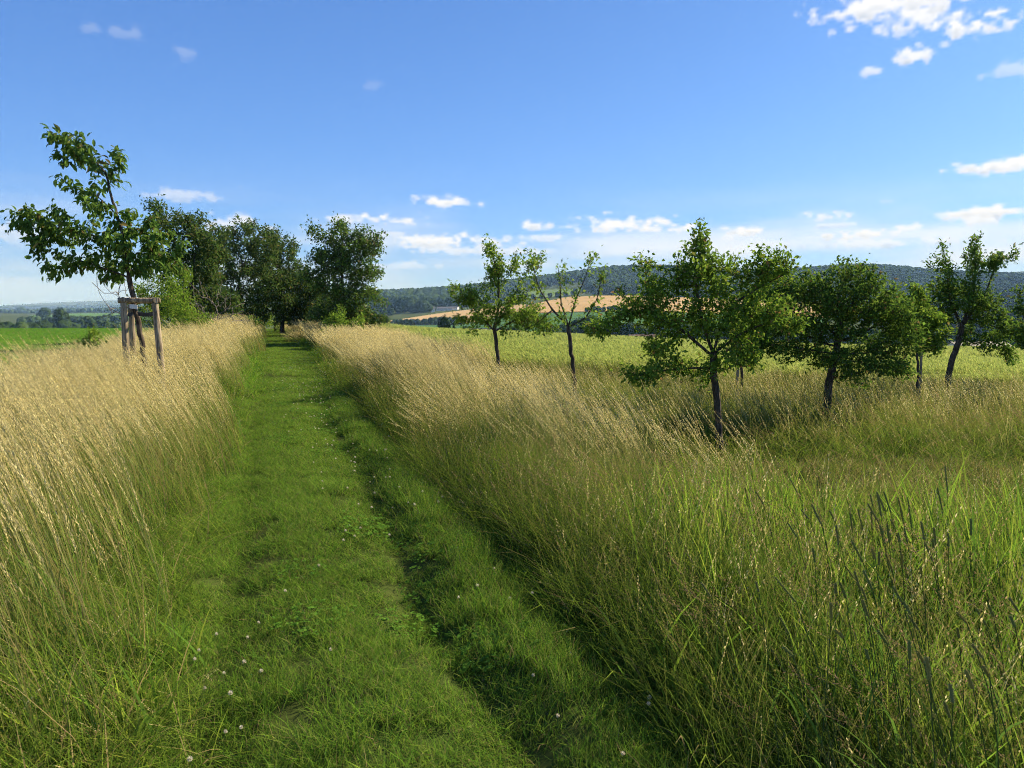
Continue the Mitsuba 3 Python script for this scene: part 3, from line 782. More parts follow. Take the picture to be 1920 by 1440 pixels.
def tree(name, label, cat, depth, trunk, blobs, r0, leaves, leaf, cols, guides=(), group=None, step=.09, kill=.14, attract=700, deep=.85, droop=.2, single=0, quads=1, curl=.05, twig=.006, spray=.05,
         bark='mat_bark', sparse=0, r_leaf=None, tip_cols=None, reach=.9, gaps=1.0, shoots=0, shoot=.3):
    """trunk, guides: polylines of photograph pixels (px, py[, metres nearer]); blobs: (px, py, rx, ry[, metres nearer]) ellipsoids that the crown fills, all at DEPTH."""
    key = numbered(name)
    rng = np.random.default_rng(hash_(key + label))
    k = depth / FOCAL

    def pt(q):
        return at(q[0], q[1], depth - (q[2] if len(q) > 2 else 0))
    tr = [pt(q) for q in trunk]
    base = tr[0].copy()
    base[2] = hz(base[0], base[1]) - .05
    tr = polyline([base] + tr[1:] if tr[0][2] < base[2] + .6 else [base] + tr, step)
    tr[1:-1] += rng.normal(size=tr[1:-1].shape) * step * .07
    gl = [polyline([pt(q) for q in g], step) for g in guides]
    pts = []
    vol = np.array([b[2] * b[3] * (b[2] + b[3]) ** .6 for b in blobs]) ** .75
    for b, m in zip(blobs, (vol / vol.sum() * attract).astype(int) + 2):
        q = rng.normal(size=(m, 3))
        q *= (rng.random((m, 1)) ** .42) / np.linalg.norm(q, axis=1, keepdims=True)
        c = pt((b[0], b[1]) + ((b[4],) if len(b) > 4 else ()))
        dz = min(b[2], 1.4 * b[3]) if deep is None else (b[2] * .6 + b[3] * .4) * deep
        pts.append(c + q * np.array([b[2] * k, dz * k, b[3] * k]))
    A = np.vstack(pts)
    A[:, 1] += rng.normal(size=len(A)) * depth * .008
    gap = meshkit.fbm(A / (gaps * 30 * k) + rng.random(3) * 40, 2, 9)
    A = A[gap > .42]
    P, par, limb = grow(rng, tr, gl, A, step, kill, reach)
    if shoots:
        ends = np.setdiff1d(np.arange(len(tr), len(P)), par)
        mid_ = A.mean(0)
        out = P[ends] - mid_
        rad = np.linalg.norm(out / A.std(0), axis=1)
        ends = rng.choice(ends, min(shoots, len(ends)), replace=False, p=rad ** 2 / (rad ** 2).sum())
        Pn, pn, ln = [], [], []
        for e in ends:
            d = (P[e] - mid_) / np.linalg.norm(P[e] - mid_) + [0, 0, .5] + rng.normal(size=3) * .4 + np.array([WIND[0], 0, 0]) * .15
            d /= np.linalg.norm(d)
            L, last, q = shoot * rng.uniform(.4, 1.25), int(e), P[e]
            m = max(2, int(L / (step * .6)))
            for j in range(m):
                d = d + rng.normal(size=3) * .09
                q = q + d / np.linalg.norm(d) * L / m
                Pn.append(q)
                pn.append(last)
                ln.append(limb[e])
                last = len(P) + len(Pn) - 1
        P, par, limb = np.vstack([P, Pn]), np.concatenate([par, pn]), np.concatenate([limb, ln])
    n = len(P)
    kids = np.bincount(par[par >= 0], minlength=n)
    area = np.zeros(n)
    for i in range(n - 1, -1, -1):
        if area[i] == 0:
            area[i] = twig ** 2.2
        if par[i] >= 0:
            area[par[i]] += area[i]
    R = area ** (1 / 2.2)
    R = twig + (R - twig) * max(0, (r0 - twig)) / max(R[0] - twig, 1e-6)
    t = np.linspace(0, 1, len(tr))
    R[len(tr):] *= .72
    R[:len(tr)] = np.maximum(R[:len(tr)] * .8, r0 * (1.0 - .8 * t))
    R[0:3] *= np.array([1.2, 1.1, 1.03])[:min(3, n)]
    H = Heap()
    tube(H, tr, R[:len(tr)], 9)
    (v, f), _ = H.get()
    add(f'{key}__trunk', (v, f), bark, smooth=True)
    # chains of the limbs
    child = [[] for _ in range(n)]
    for i in range(n):
        if par[i] >= 0:
            child[par[i]].append(i)
    heaps = {}
    stack = [(0, None)]
    starts = [(i, c) for i in range(n) for c in child[i] if (i < len(tr) and c >= len(tr)) or (i >= len(tr) and c != child[i][0])]
    for i, c in starts:
        chain = [i, c]
        while child[chain[-1]]:
            chain.append(child[chain[-1]][0])
        rr = R[chain].copy()
        rr[0] = rr[1]
        tube(heaps.setdefault(int(limb[c]), Heap()), P[chain], rr, 6 if rr[0] > .012 else 4)
    small = Heap()
    order = sorted(heaps, key=lambda q: -heaps[q].n)
    for j, q in enumerate(order):
        if j < 14 and heaps[q].n > 60:
            add(f'{key}__branch_{j:03d}' if j else f'{key}__branch', heaps[q].get()[0], bark, smooth=True)
        else:
            for v, f in zip(heaps[q].v, heaps[q].f):
                small.put(v, f - f.min(), (0, 0, 0))
    if small.n:
        add(f'{key}__twigs', small.get()[0], bark, smooth=True, kind='stuff')
    # leaves
    if leaves:
        rl = r_leaf or twig * 2.6
        cand = np.where((R < rl) & (np.arange(n) >= len(tr)))[0]
        w = 1.0 / (R[cand] + twig)
        w /= w.sum()
        i = rng.choice(cand, leaves, p=w)
        pp = P[par[i]]
        tt = rng.random((leaves, 1))
        d = P[i] - pp
        pos = pp + d * tt + rng.normal(size=(leaves, 3)) * spray
        dn = d / (np.linalg.norm(d, axis=1, keepdims=True) + 1e-9)
        ax = dn * .55 + rng.normal(size=(leaves, 3)) * .6 + np.array([0, 0, -droop]) + np.array([WIND[0], WIND[1], 0]) * .12
        L = leaf[0] * rng.uniform(.65, 1.2, leaves)
        col = pick(rng, leaves, *cols)
        young = rng.random(leaves) < .06
        col[young] = pick(rng, int(young.sum()), *(tip_cols or [(.16, .19, .05), (.20, .17, .06)]))
        V, F, C = leaf_mesh(rng, pos, ax, L, leaf[1] * L / leaf[0] * rng.uniform(.8, 1.15, leaves), col, curl=curl, quads=quads)
        m = V.shape[1]
        if single:
            # the leaves that show largest: those nearest to the camera side of the crown
            near = np.argsort(pos[:, 1] - L * 12)[:single * 3]
            near = np.sort(rng.permutation(near)[:single])
            for c, q in enumerate(near):
                add(f'{key}__leaf_{c:03d}' if c else f'{key}__leaf', (V[q], F), 'mat_leaf', color=np.clip(C[q], .01, .8))
            rest = np.setdiff1d(np.arange(leaves), near)
            V, C = V[rest], C[rest]
        F = (F[None] + (np.arange(len(V)) * m)[:, None, None]).reshape(-1, 3)
        add(f'{key}__foliage', (V.reshape(-1, 3), F), 'mat_leaf', color=np.clip(C.reshape(-1, 3), .01, .8), kind='stuff')
    tag(key, label, cat, group)
    ALL_TREES.append((key, n))
    return key


APPLE = (.064, .034)
# the young staked tree at left
tree('young_tree', 'young cherry tree with a leaning leader tied inside the wooden stakes', 'tree', 9.4, [(270, 680), (264, 625), (250, 560), (243, 525), (232, 450), (214, 385), (200, 330), (176, 298), (140, 268)],
     [(128, 270, 32, 14), (150, 290, 48, 22), (185, 300, 14, 22), (212, 318, 22, 34), (175, 350, 44, 20), (140, 355, 24, 10), (205, 395, 45, 22), (68, 414, 32, 15), (105, 432, 56, 24), (46, 398, 12, 9), (160, 425, 50, 34),
      (225, 445, 60, 40), (280, 440, 40, 40), (300, 470, 28, 34), (255, 480, 60, 36), (215, 480, 50, 30), (130, 480, 60, 24), (105, 520, 14, 14), (190, 490, 70, 30), (250, 490, 70, 26), (200, 525, 22, 10)],
     .042, 3700, (.10, .042), [(.10, .19, .035), (.13, .23, .045), (.08, .16, .03), (.16, .26, .055)],
     guides=[[(243, 520), (200, 505), (150, 488), (108, 515)], [(236, 470), (170, 440), (95, 425), (40, 413)], [(243, 518), (280, 480), (305, 440)], [(222, 405), (180, 365), (135, 352)], [(205, 340), (213, 315), (222, 295)]],
     attract=750, single=300, quads=2, curl=.28, droop=.75, spray=.035, twig=.004, step=.09, kill=.13, deep=.9, shoots=50, shoot=.22)
# orchard trees right of the path
tree('orchard_tree', 'small full crowned fruit tree at the barley edge, nearest to the path', 'tree', 14.6, [(935, 692), (932, 650), (926, 618), (936, 570), (934, 520), (922, 470)],
     [(920, 470, 13, 20), (932, 515, 26, 30), (975, 505, 26, 18), (1000, 500, 18, 14), (900, 560, 34, 28), (940, 580, 46, 34), (872, 560, 22, 18), (985, 585, 34, 26), (900, 600, 36, 18), (1008, 606, 24, 16), (860, 545, 10, 10), (960, 610, 30, 14)],
     .050, 6400, (.074, .042), LEAF_MID, guides=[[(926, 618), (960, 560), (985, 515)], [(926, 620), (890, 580), (868, 556)], [(926, 622), (975, 595), (1010, 600)]], twig=.006, droop=.3, step=.11, kill=.16, attract=800, shoots=110, shoot=.17,
     group='fruit trees of the orchard')
tree('orchard_tree', 'thin fruit tree with open bare looking limbs beside the full crowned one', 'tree', 12.0, [(1078, 714), (1071, 660), (1066, 612)],
     [(1002, 505, 22, 24), (1010, 550, 22, 26), (1022, 590, 18, 16), (1048, 515, 14, 26), (1075, 545, 14, 30), (1104, 510, 13, 28), (1128, 525, 10, 26), (1112, 570, 16, 18), (1050, 585, 14, 20), (1000, 612, 22, 12)],
     .042, 850, (.075, .042), LEAF_MID, guides=[[(1066, 612), (1035, 580), (1010, 540), (998, 495)], [(1066, 610), (1052, 570), (1050, 530), (1046, 500)], [(1066, 610), (1080, 560), (1098, 520), (1106, 488)], [(1066, 614), (1098, 596), (1120, 560), (1130, 510)],
                                                    [(1035, 580), (1015, 600), (995, 612)]], twig=.005, attract=190, step=.09, kill=.15, spray=.045, shoots=26, shoot=.17, group='fruit trees of the orchard')
tree('orchard_tree', 'nearest fruit tree with a long low limb and upright shoots before the hill', 'tree', 8.4, [(1354, 800), (1344, 740), (1337, 690), (1338, 655)],
     [(1303, 482, 20, 30), (1332, 500, 14, 18), (1315, 530, 56, 36), (1240, 545, 40, 26), (1205, 575, 44, 30), (1165, 600, 34, 24), (1265, 600, 64, 40), (1340, 590, 60, 44), (1420, 520, 48, 28), (1385, 505, 36, 18), (1462, 500, 34, 20), (1425, 585, 52, 34),
      (1475, 600, 30, 24), (1250, 680, 48, 20), (1205, 700, 34, 14), (1315, 690, 44, 22), (1375, 655, 44, 26), (1135, 618, 20, 12), (1420, 478, 10, 12), (1302, 450, 6, 10), (1220, 500, 10, 14), (1240, 645, 40, 20), (1280, 510, 30, 20)],
     .052, 12500, APPLE, LEAF_MID, guides=[[(1338, 660), (1352, 610), (1378, 568), (1425, 538), (1470, 515)], [(1337, 662), (1318, 610), (1306, 540), (1302, 470)], [(1336, 668), (1280, 620), (1215, 585), (1165, 590)], [(1336, 690), (1290, 690), (1240, 695), (1190, 706)],
                                                [(1338, 662), (1390, 625), (1450, 600), (1490, 605)]], attract=1700, step=.065, kill=.10, single=300, shoots=190, shoot=.17, spray=.045, twig=.0045, tip_cols=[(.20, .22, .05), (.26, .17, .07)], group='fruit trees of the orchard')
tree('orchard_tree', 'broad dense dark fruit tree with a leaning trunk, second from the path', 'tree', 10.6, [(1548, 752), (1556, 710), (1566, 665), (1572, 630)],
     [(1515, 545, 62, 30), (1595, 538, 60, 30), (1602, 515, 26, 10), (1640, 580, 64, 44), (1560, 590, 90, 52), (1480, 590, 56, 44), (1450, 650, 46, 30), (1530, 665, 60, 26), (1590, 670, 70, 28), (1655, 655, 46, 34), (1690, 620, 34, 34), (1682, 690, 16, 20),
      (1622, 712, 22, 12), (1465, 540, 30, 24), (1440, 600, 24, 24), (1570, 552, 70, 28)],
     .072, 20000, APPLE, LEAF_DARK, attract=2100, step=.075, kill=.115, shoots=230, shoot=.17, spray=.05, twig=.005, single=0, tip_cols=[(.12, .16, .04), (.2, .15, .06)], group='fruit trees of the orchard')
tree('orchard_tree', 'rightmost fruit tree with three tall ragged shoots and a leaning trunk', 'tree', 14.2, [(1780, 694), (1789, 664), (1797, 640), (1803, 612)],
     [(1773, 500, 10, 30), (1770, 545, 20, 26), (1828, 500, 10, 42), (1822, 550, 22, 26), (1862, 505, 18, 18), (1893, 486, 14, 8), (1780, 585, 30, 36), (1840, 585, 34, 40), (1868, 615, 32, 28), (1830, 630, 46, 18), (1884, 655, 10, 22), (1800, 560, 34, 30)],
     .070, 8600, (.074, .042), LEAF_DARK, guides=[[(1803, 612), (1780, 560), (1772, 480)], [(1803, 612), (1826, 550), (1830, 462)], [(1804, 612), (1850, 545), (1868, 495), (1900, 482)]], attract=1000, step=.10, kill=.15, shoots=130, shoot=.24, group='fruit trees of the orchard')
tree('orchard_tree', 'slim tree half hidden between the nearest and the dense fruit tree', 'tree', 13.6, [(1391, 694), (1389, 660), (1388, 630)],
     [(1395, 600, 34, 30), (1430, 560, 32, 34), (1450, 520, 20, 18), (1400, 640, 36, 14), (1370, 590, 22, 22)], .035, 2600, (.08, .045), LEAF_MID, attract=300, step=.10, kill=.15, group='fruit trees of the orchard')
tree('orchard_tree', 'bushy light fruit tree between the dense and the rightmost one', 'tree', 13.0, [(1722, 700), (1720, 670), (1718, 640)],
     [(1714, 560, 24, 28), (1722, 595, 40, 28), (1745, 630, 34, 24), (1712, 525, 10, 16), (1700, 620, 34, 26), (1752, 590, 22, 22), (1740, 655, 30, 12)], .026, 5200, (.078, .044), LEAF_MID, attract=420, step=.10, kill=.15, group='fruit trees of the orchard')
tree('orchard_tree', 'fruit tree cut by the right edge of the picture', 'tree', 13.0, [(1965, 700), (1962, 660), (1960, 620)],
     [(1905, 580, 12, 9), (1912, 622, 10, 26), (1960, 560, 50, 40), (1950, 610, 46, 40), (1925, 640, 14, 20)], .06, 2400, (.085, .048), LEAF_DARK, attract=300, step=.10, kill=.15, group='fruit trees of the orchard')
# the old trees over the far end of the path
OLD_DARK = [(.058, .115, .027), (.078, .145, .03), (.046, .094, .025), (.11, .18, .04), (.13, .165, .06)]
OLD = dict(gaps=.6, shoots=110, shoot=.5, step=.30, kill=.42, twig=.014, spray=.16, droop=.3, reach=2.5, curl=.1)
tree('cherry_tree', 'tall dark cherry tree behind the staked young tree', 'tree', 33, [(352, 628), (356, 570), (362, 520)],
     [(310, 420, 26, 18), (295, 400, 14, 10), (345, 445, 34, 30), (362, 420, 22, 16), (330, 490, 40, 36), (390, 450, 34, 28), (375, 500, 50, 42), (360, 545, 56, 40), (400, 470, 30, 30), (390, 570, 50, 34), (340, 580, 40, 30)], .13, 15000, (.17, .09), OLD_DARK, attract=700, group='old trees at the end of the path', **OLD)
tree('cherry_tree', 'broad dark tree with reddish brown leaves left of the path tunnel', 'tree', 42, [(452, 625), (450, 570), (448, 530)],
     [(440, 445, 44, 22), (462, 430, 24, 14), (420, 470, 40, 34), (480, 470, 40, 34), (450, 510, 60, 40), (500, 520, 36, 44), (430, 555, 54, 40), (480, 570, 46, 34), (410, 520, 36, 36), (440, 590, 60, 26), (510, 545, 40, 30)], .15, 19000, (.19, .10), OLD_DARK , attract=900,
     group='old trees at the end of the path', **OLD)
tree('cherry_tree', 'dark rounded tree straight above the far end of the path', 'tree', 50, [(530, 622), (528, 580), (526, 540)],
     [(520, 455, 34, 18), (535, 480, 30, 26), (505, 480, 26, 26), (525, 520, 46, 40), (548, 530, 24, 32), (515, 560, 44, 24), (560, 560, 26, 26), (545, 590, 36, 24), (570, 600, 30, 20)], .16, 15000, (.21, .11), OLD_DARK, attract=800, group='old trees at the end of the path', **OLD)
tree('cherry_tree', 'low dark tree right of the path tunnel with hanging boughs', 'tree', 44, [(588, 628), (584, 595), (580, 570)],
     [(570, 535, 24, 20), (590, 555, 34, 28), (572, 585, 30, 26), (612, 580, 26, 30), (590, 605, 40, 16), (548, 580, 18, 20)], .13, 12000, (.19, .10), OLD_DARK, attract=650, group='old trees at the end of the path', **OLD)
tree('field_maple', 'airy tall tree standing at the barley edge right of the path', 'tree', 33, [(642, 634), (643, 580), (642, 520), (640, 470)],
     [(640, 440, 26, 16), (668, 440, 16, 12), (616, 450, 28, 14), (600, 448, 14, 8), (650, 470, 46, 20), (610, 485, 30, 18), (685, 470, 22, 14), (702, 462, 10, 8), (650, 505, 50, 24), (680, 510, 24, 20), (620, 525, 36, 20), (655, 545, 46, 28),
      (640, 585, 50, 26), (690, 560, 18, 26), (678, 600, 26, 18)], .11, 16000, (.15, .085), OLD_DARK + LEAF_DARK, attract=1150, **{**OLD, 'kill': .36})
BUSH = dict(shoots=60, shoot=.35, step=.2, kill=.28, twig=.008, spray=.09, droop=.0, reach=2.0)
tree('bush', 'bright green bush at the foot of the airy tall tree', 'bush', 29, [(640, 640), (640, 625), (641, 612)], [(636, 603, 16, 18), (640, 620, 28, 16), (658, 612, 18, 14), (628, 618, 14, 16), (650, 632, 26, 10)], .03, 3200, (.11, .065), LEAF_MID + LEAF_LIGHT[:1], attract=400, **BUSH)
tree('bush', 'dark bush under the right side of the airy tall tree', 'bush', 33, [(676, 632), (676, 620), (676, 610)], [(672, 600, 22, 24), (690, 608, 18, 16), (655, 590, 26, 24)], .04, 2600, (.14, .08), OLD_DARK, attract=320, **{**BUSH, 'step': .25, 'kill': .33})
tree('bush', 'dark bush between the tunnel and the airy tall tree', 'bush', 37, [(606, 630), (606, 618), (606, 610)], [(600, 600, 24, 22), (620, 595, 22, 28), (585, 610, 20, 14)], .04, 2600, (.15, .085), OLD_DARK, attract=320, **{**BUSH, 'step': .25, 'kill': .33})
tree('bush', 'grey green bush behind the wooden stakes', 'bush', 22, [(300, 628), (300, 610), (298, 596)], [(285, 560, 30, 24), (310, 555, 24, 28), (270, 590, 26, 26), (305, 595, 36, 26), (330, 590, 22, 26), (320, 525, 16, 14)], .04, 4200, (.09, .045), LEAF_MID, attract=520, **BUSH)
tree('bush', 'narrow sunlit yellow green bush between the stakes and the dead brush', 'bush', 20, [(345, 628), (346, 600), (346, 570)], [(346, 535, 14, 18), (348, 565, 14, 22), (344, 595, 18, 22), (362, 600, 14, 16)], .03, 2400, (.085, .045), LEAF_LIGHT, attract=300, **BUSH)
tree('bush', 'small lit bush inside the tree tunnel', 'bush', 52, [(488, 622), (488, 610), (488, 604)], [(486, 595, 24, 16), (478, 605, 20, 12), (500, 608, 14, 10)], .04, 1500, (.17, .10), LEAF_LIGHT, attract=200, **{**BUSH, 'step': .3, 'kill': .4})
tree('bush', 'dark understorey bush filling the tunnel beside the path', 'bush', 56, [(515, 622), (515, 612), (515, 606)], [(512, 600, 18, 16), (530, 600, 22, 18), (556, 605, 22, 16)], .05, 1500, (.2, .11), LEAF_DARK, attract=200, **{**BUSH, 'step': .3, 'kill': .4})
tree('bush', 'dark hedge bush under the broad tree left of the path', 'bush', 38, [(430, 626), (430, 614), (430, 606)], [(405, 605, 26, 16), (440, 605, 30, 18), (465, 608, 20, 14)], .05, 2400, (.15, .08), LEAF_DARK, attract=300, **{**BUSH, 'step': .3, 'kill': .4})
tree('bush', 'small leafy sprig standing in the tall grass at the left field edge', 'bush', 11, [(170, 660), (168, 640), (166, 626)], [(166, 634, 9, 13), (150, 642, 8, 9), (181, 640, 9, 10)], .006, 170, (.07, .045), LEAF_MID, attract=40, step=.08, kill=.1, twig=.004, spray=.03)
DEAD = dict(bark='mat_dead', leaves=0, leaf=(.1, .1), cols=LEAF_MID, shoots=60, shoot=.5, twig=.011, step=.16, kill=.2, reach=2.0, deep=.7)
tree('dead_shrub', 'bare leafless shrub left of the wooden stakes', 'dead shrub', 20, [(238, 640), (236, 615), (232, 600)], [(205, 560, 18, 26), (225, 550, 16, 30), (200, 590, 14, 12), (240, 560, 14, 26), (215, 575, 26, 20)], r0=.03, attract=110, **DEAD)
tree('dead_shrub', 'grey tangle of dead brush below the broad dark tree', 'dead shrub', 26, [(412, 630), (410, 615), (408, 600)], [(395, 580, 20, 24), (415, 575, 18, 30), (430, 590, 14, 22), (380, 565, 14, 26), (405, 600, 30, 14)], r0=.04, attract=300, **DEAD)


# ------------------------------------------------------------------ the wooden stakes
def post(heap, a, b, ra, rb, sides=14):
    p = polyline([a, b], .12)
    r = np.linspace(ra, rb, len(p))
    p2 = np.vstack([p[:1], p, p[-1:] + (p[-1] - p[-2]) * .06, p[-1:] + (p[-1] - p[-2]) * .061])
    tube(heap, p2, np.concatenate([[1e-4], r, [rb * .86], [1e-4]]), sides)


def ground_under(px, py, depth):
    q = at(px, py, depth)
    return np.array([q[0], q[1], hz(q[0], q[1]) - .1])


STK = 9.4
tops = [at(232, 571, STK - .35), at(291, 571, STK - .25), at(246, 574, STK + .75)]
feet = [ground_under(236, 668, STK - .45), ground_under(308, 676, STK - .45), ground_under(247, 668, STK + .85)]
for i in range(3):
    H = Heap()
    post(H, feet[i], tops[i] + (tops[i] - feet[i]) * .01, .044, .040)
    add(f'tree_stakes__post_{i:03d}' if i else 'tree_stakes__post', H.get()[0], 'mat_post', smooth=40)
rails = [(tops[0], tops[1]), (tops[1], tops[2]), (tops[2], tops[0])]
for i, (a, b) in enumerate(rails):
    H = Heap()
    d = (b - a) / np.linalg.norm(b - a)
    up = np.array([0, 0, .052 + .004 * i])
    post(H, a - d * .06 + up, b + d * .05 + up, .036, .034)
    add(f'tree_stakes__rail_{i:03d}' if i else 'tree_stakes__rail', H.get()[0], 'mat_post', smooth=40)
scene['mat_strap'] = {'type': 'principled', 'base_color': {'type': 'rgb', 'value': [.03, .03, .032]}, 'roughness': .7}
scene['mat_tag'] = {'type': 'twosided', 'bsdf': {'type': 'principled', 'base_color': {'type': 'rgb', 'value': [.62, .62, .58]}, 'roughness': .6}}


def strap(key, a, b, wide, thick, mat, sag=.02):
    t = np.linspace(0, 1, 9)[:, None]
    c = a + (b - a) * t - np.array([0, 0, 1]) * sag * 4 * t * (1 - t)
    n = np.cross(b - a, [0, 0, 1.0])
    n = n / np.linalg.norm(n) * thick / 2
    z = np.array([0, 0, wide / 2])
    v = np.stack([c - z - n, c + z - n, c + z + n, c - z + n], 1).reshape(-1, 3)
    f = [[i * 4 + j, i * 4 + (j + 1) % 4, i * 4 + 4 + (j + 1) % 4, i * 4 + 4 + j] for i in range(8) for j in range(4)] + [[3, 2, 1, 0], [32, 33, 34, 35]]
    add(key, (v, np.array(f)), mat, smooth=35)


mid = at(259, 588, STK)
strap('tree_stakes__strap', at(234, 586, STK - .36), mid + np.array([-.03, -.07, 0]), .05, .006, 'mat_strap')
strap('tree_stakes__strap_001', mid + np.array([.03, -.07, 0]), at(294, 586, STK - .30), .05, .006, 'mat_strap')
strap('tree_stakes__label_tag', at(243, 574, STK - .42), at(258, 576, STK - .42), .055, .004, 'mat_tag', sag=0)
tag('tree_stakes', 'three weathered round stakes with rails holding the young tree', 'tree stakes')
tag('tree_stakes__strap', 'black rubber strap tying the trunk')
tag('tree_stakes__label_tag', 'pale tag on the stakes')
H = Heap()
post(H, ground_under(1728, 690, 12.2), at(1728, 662, 12.2), .022, .02, 10)
add('fence_stake', H.get()[0], 'mat_post', smooth=40, label='single thin wooden stake in the grass left of the rightmost tree', cat='stake')
H = Heap()
post(H, ground_under(1384, 690, 13.4), at(1385, 640, 13.4), .03, .028, 10)
add('fence_stake_001', H.get()[0], 'mat_post', smooth=40, label='wooden stake beside the slim tree behind the nearest fruit tree', cat='stake')


# ------------------------------------------------------------------ flowers and stalks one can pick out
def clover_head(rng, r=.010):
    H = Heap()
    n = 34
    g = np.arange(n) + .5
    ph, th = np.arccos(1 - 2 * g / n * .82), PI * (1 + 5 ** .5) * g
    d = np.column_stack([np.cos(th) * np.sin(ph), np.sin(th) * np.sin(ph), np.cos(ph)])
    q = np.cross(d, [0, 0, 1.0] + rng.normal(size=(n, 3)) * .1)
    q /= np.linalg.norm(q, axis=1, keepdims=True)
    tip = d * r * rng.uniform(.9, 1.2, (n, 1)) + [0, 0, .002]
    V = np.stack([d * r * .25, d * r * .7 - q * r * .26, tip, d * r * .7 + q * r * .26], 1)
    F = (np.array([[0, 1, 2], [0, 2, 3]])[None] + (np.arange(n) * 4)[:, None, None]).reshape(-1, 3)
    H.put(V.reshape(-1, 3), F, np.repeat(pick(rng, n, (.66, .65, .54), (.72, .70, .60), (.56, .49, .38)), 4, 0))
    return H


def stem_mesh(a, b, bend, r, colour=(.09, .15, .04)):
    t = np.linspace(0, 1, 6)[:, None]
    p = np.asarray(a) * (1 - t) + np.asarray(b) * t + np.asarray(bend) * 4 * t * (1 - t)
    H = Heap()
    tube(H, p, np.full(6, r), 5, colour)
    return H


rf = np.random.default_rng(77)
heads = [clover_head(np.random.default_rng(900 + i)) for i in range(3)]
FLOWERS_NEAR = [(373, 1219), (365, 1236), (490, 1258), (458, 1241), (464, 1195), (420, 1262), (485, 1167), (535, 1108), (620, 1218), (384, 1290), (432, 1300), (452, 1364), (423, 1372), (356, 1424), (406, 1189), (1046, 1342), (1216, 1320), (1218, 1308), (1168, 1413),
                (927, 1066), (956, 1122), (1070, 1226), (998, 1112), (1000, 1266), (1186, 1176), (895, 1098), (860, 1120), (665, 1005), (655, 985), (648, 995), (676, 990), (730, 1003), (644, 1013), (598, 1060)]
for i, (px, py) in enumerate(FLOWERS_NEAR):
    d = pix_dir(px, py)
    h = rf.uniform(.09, .13)
    Y = (1.7 - h) / -(d[2] / d[1])
    p = at(px, py, Y)
    g = np.array([p[0] + rf.uniform(-.02, .02), p[1] + rf.uniform(-.02, .02), hz(p[0], p[1])])
    key = numbered('clover_flower')
    (v, f), c = heads[i % 3].get()
    sc = rf.uniform(.75, 1.05)
    add(f'{key}__head', (v * sc + p, f), 'mat_straw', color=c)
    (v, f), c = stem_mesh(g, p, (rf.uniform(-.01, .01), 0, 0), .0011).get()
    add(f'{key}__stem', (v, f), 'mat_straw', color=c)
    tag(key, 'round white clover flower standing above the short grass of the path', 'flower', 'white clover flowers on the path')
FL = []
for i in range(3):
    shapegroup(f'clover_bloom_kind_{i}', *heads[i].get(), 'mat_straw')
    FL.append(f'clover_bloom_kind_{i}')
P = scatter(rng, -9, 0, 5.2, 19, .13)
s = side(P[:, 0], P[:, 1])
k = (rng.random(len(P)) < .26 * np.exp(-((s - .25) / .55) ** 2) * (n2d(P, .8, 141) > .44)) & (s < 1.0)
P = P[k]
for (x, y) in P:
    j = SERIAL.get('clover_blossoms', 0) + 1
    SERIAL['clover_blossoms'] = j
    a = rng.uniform(.8, 1.2)
    scene[f'clover_blossoms__{j:03d}'] = {'type': 'instance', 'to_world': np.array([[a, 0, 0, x], [0, a, 0, y], [0, 0, a, hz(x, y) + rng.uniform(.08, .13)], [0, 0, 0, 1.0]]), 'shapegroup': {'type': 'ref', 'id': FL[rng.integers(3)]}}
tag('clover_blossoms', 'many tiny white clover blossoms sprinkled along the path farther off', 'flowers', kind='stuff')

# timothy spikes: (top x, top y, foot x, foot y) of each seed head in two enlargements of the photograph
S1 = [(350, 790, 370, 865), (410, 810, 455, 890), (605, 745, 670, 870), (757, 750, 757, 820), (762, 725, 775, 775), (1475, 665, 1490, 820), (1432, 790, 1462, 925), (665, 915, 710, 970), (725, 885, 780, 1000), (755, 895, 785, 990),
      (825, 920, 860, 985), (862, 1000, 878, 1120), (940, 925, 955, 1035), (985, 910, 1015, 1040), (1040, 880, 1100, 985), (1055, 830, 1070, 900), (1092, 812, 1118, 960), (1098, 830, 1138, 925), (1130, 812, 1172, 935), (1060, 925, 1066, 1035),
      (1110, 1000, 1140, 1115), (1150, 995, 1163, 1110), (1170, 970, 1195, 1020), (1212, 845, 1245, 1010), (1265, 845, 1290, 1030), (1245, 1015, 1265, 1105), (1212, 1045, 1222, 1100), (1340, 980, 1360, 1090), (1412, 1015, 1425, 1125),
      (1405, 1080, 1412, 1140), (1358, 1095, 1410, 1210), (1492, 1045, 1496, 1130), (1622, 965, 1622, 1065), (950, 1090, 1015, 1215), (1065, 1135, 1085, 1200), (1105, 1150, 1105, 1230), (1140, 1160, 1180, 1260), (1230, 1160, 1235, 1250),
      (1340, 1240, 1345, 1300), (730, 1130, 745, 1215), (590, 990, 645, 1075), (912, 1230, 970, 1310), (965, 1260, 1000, 1370), (1015, 1255, 1070, 1370), (515, 1290, 640, 1440), (860, 1330, 862, 1390), (885, 1325, 920, 1420),
      (1005, 1350, 1035, 1430), (1180, 1345, 1235, 1440)]
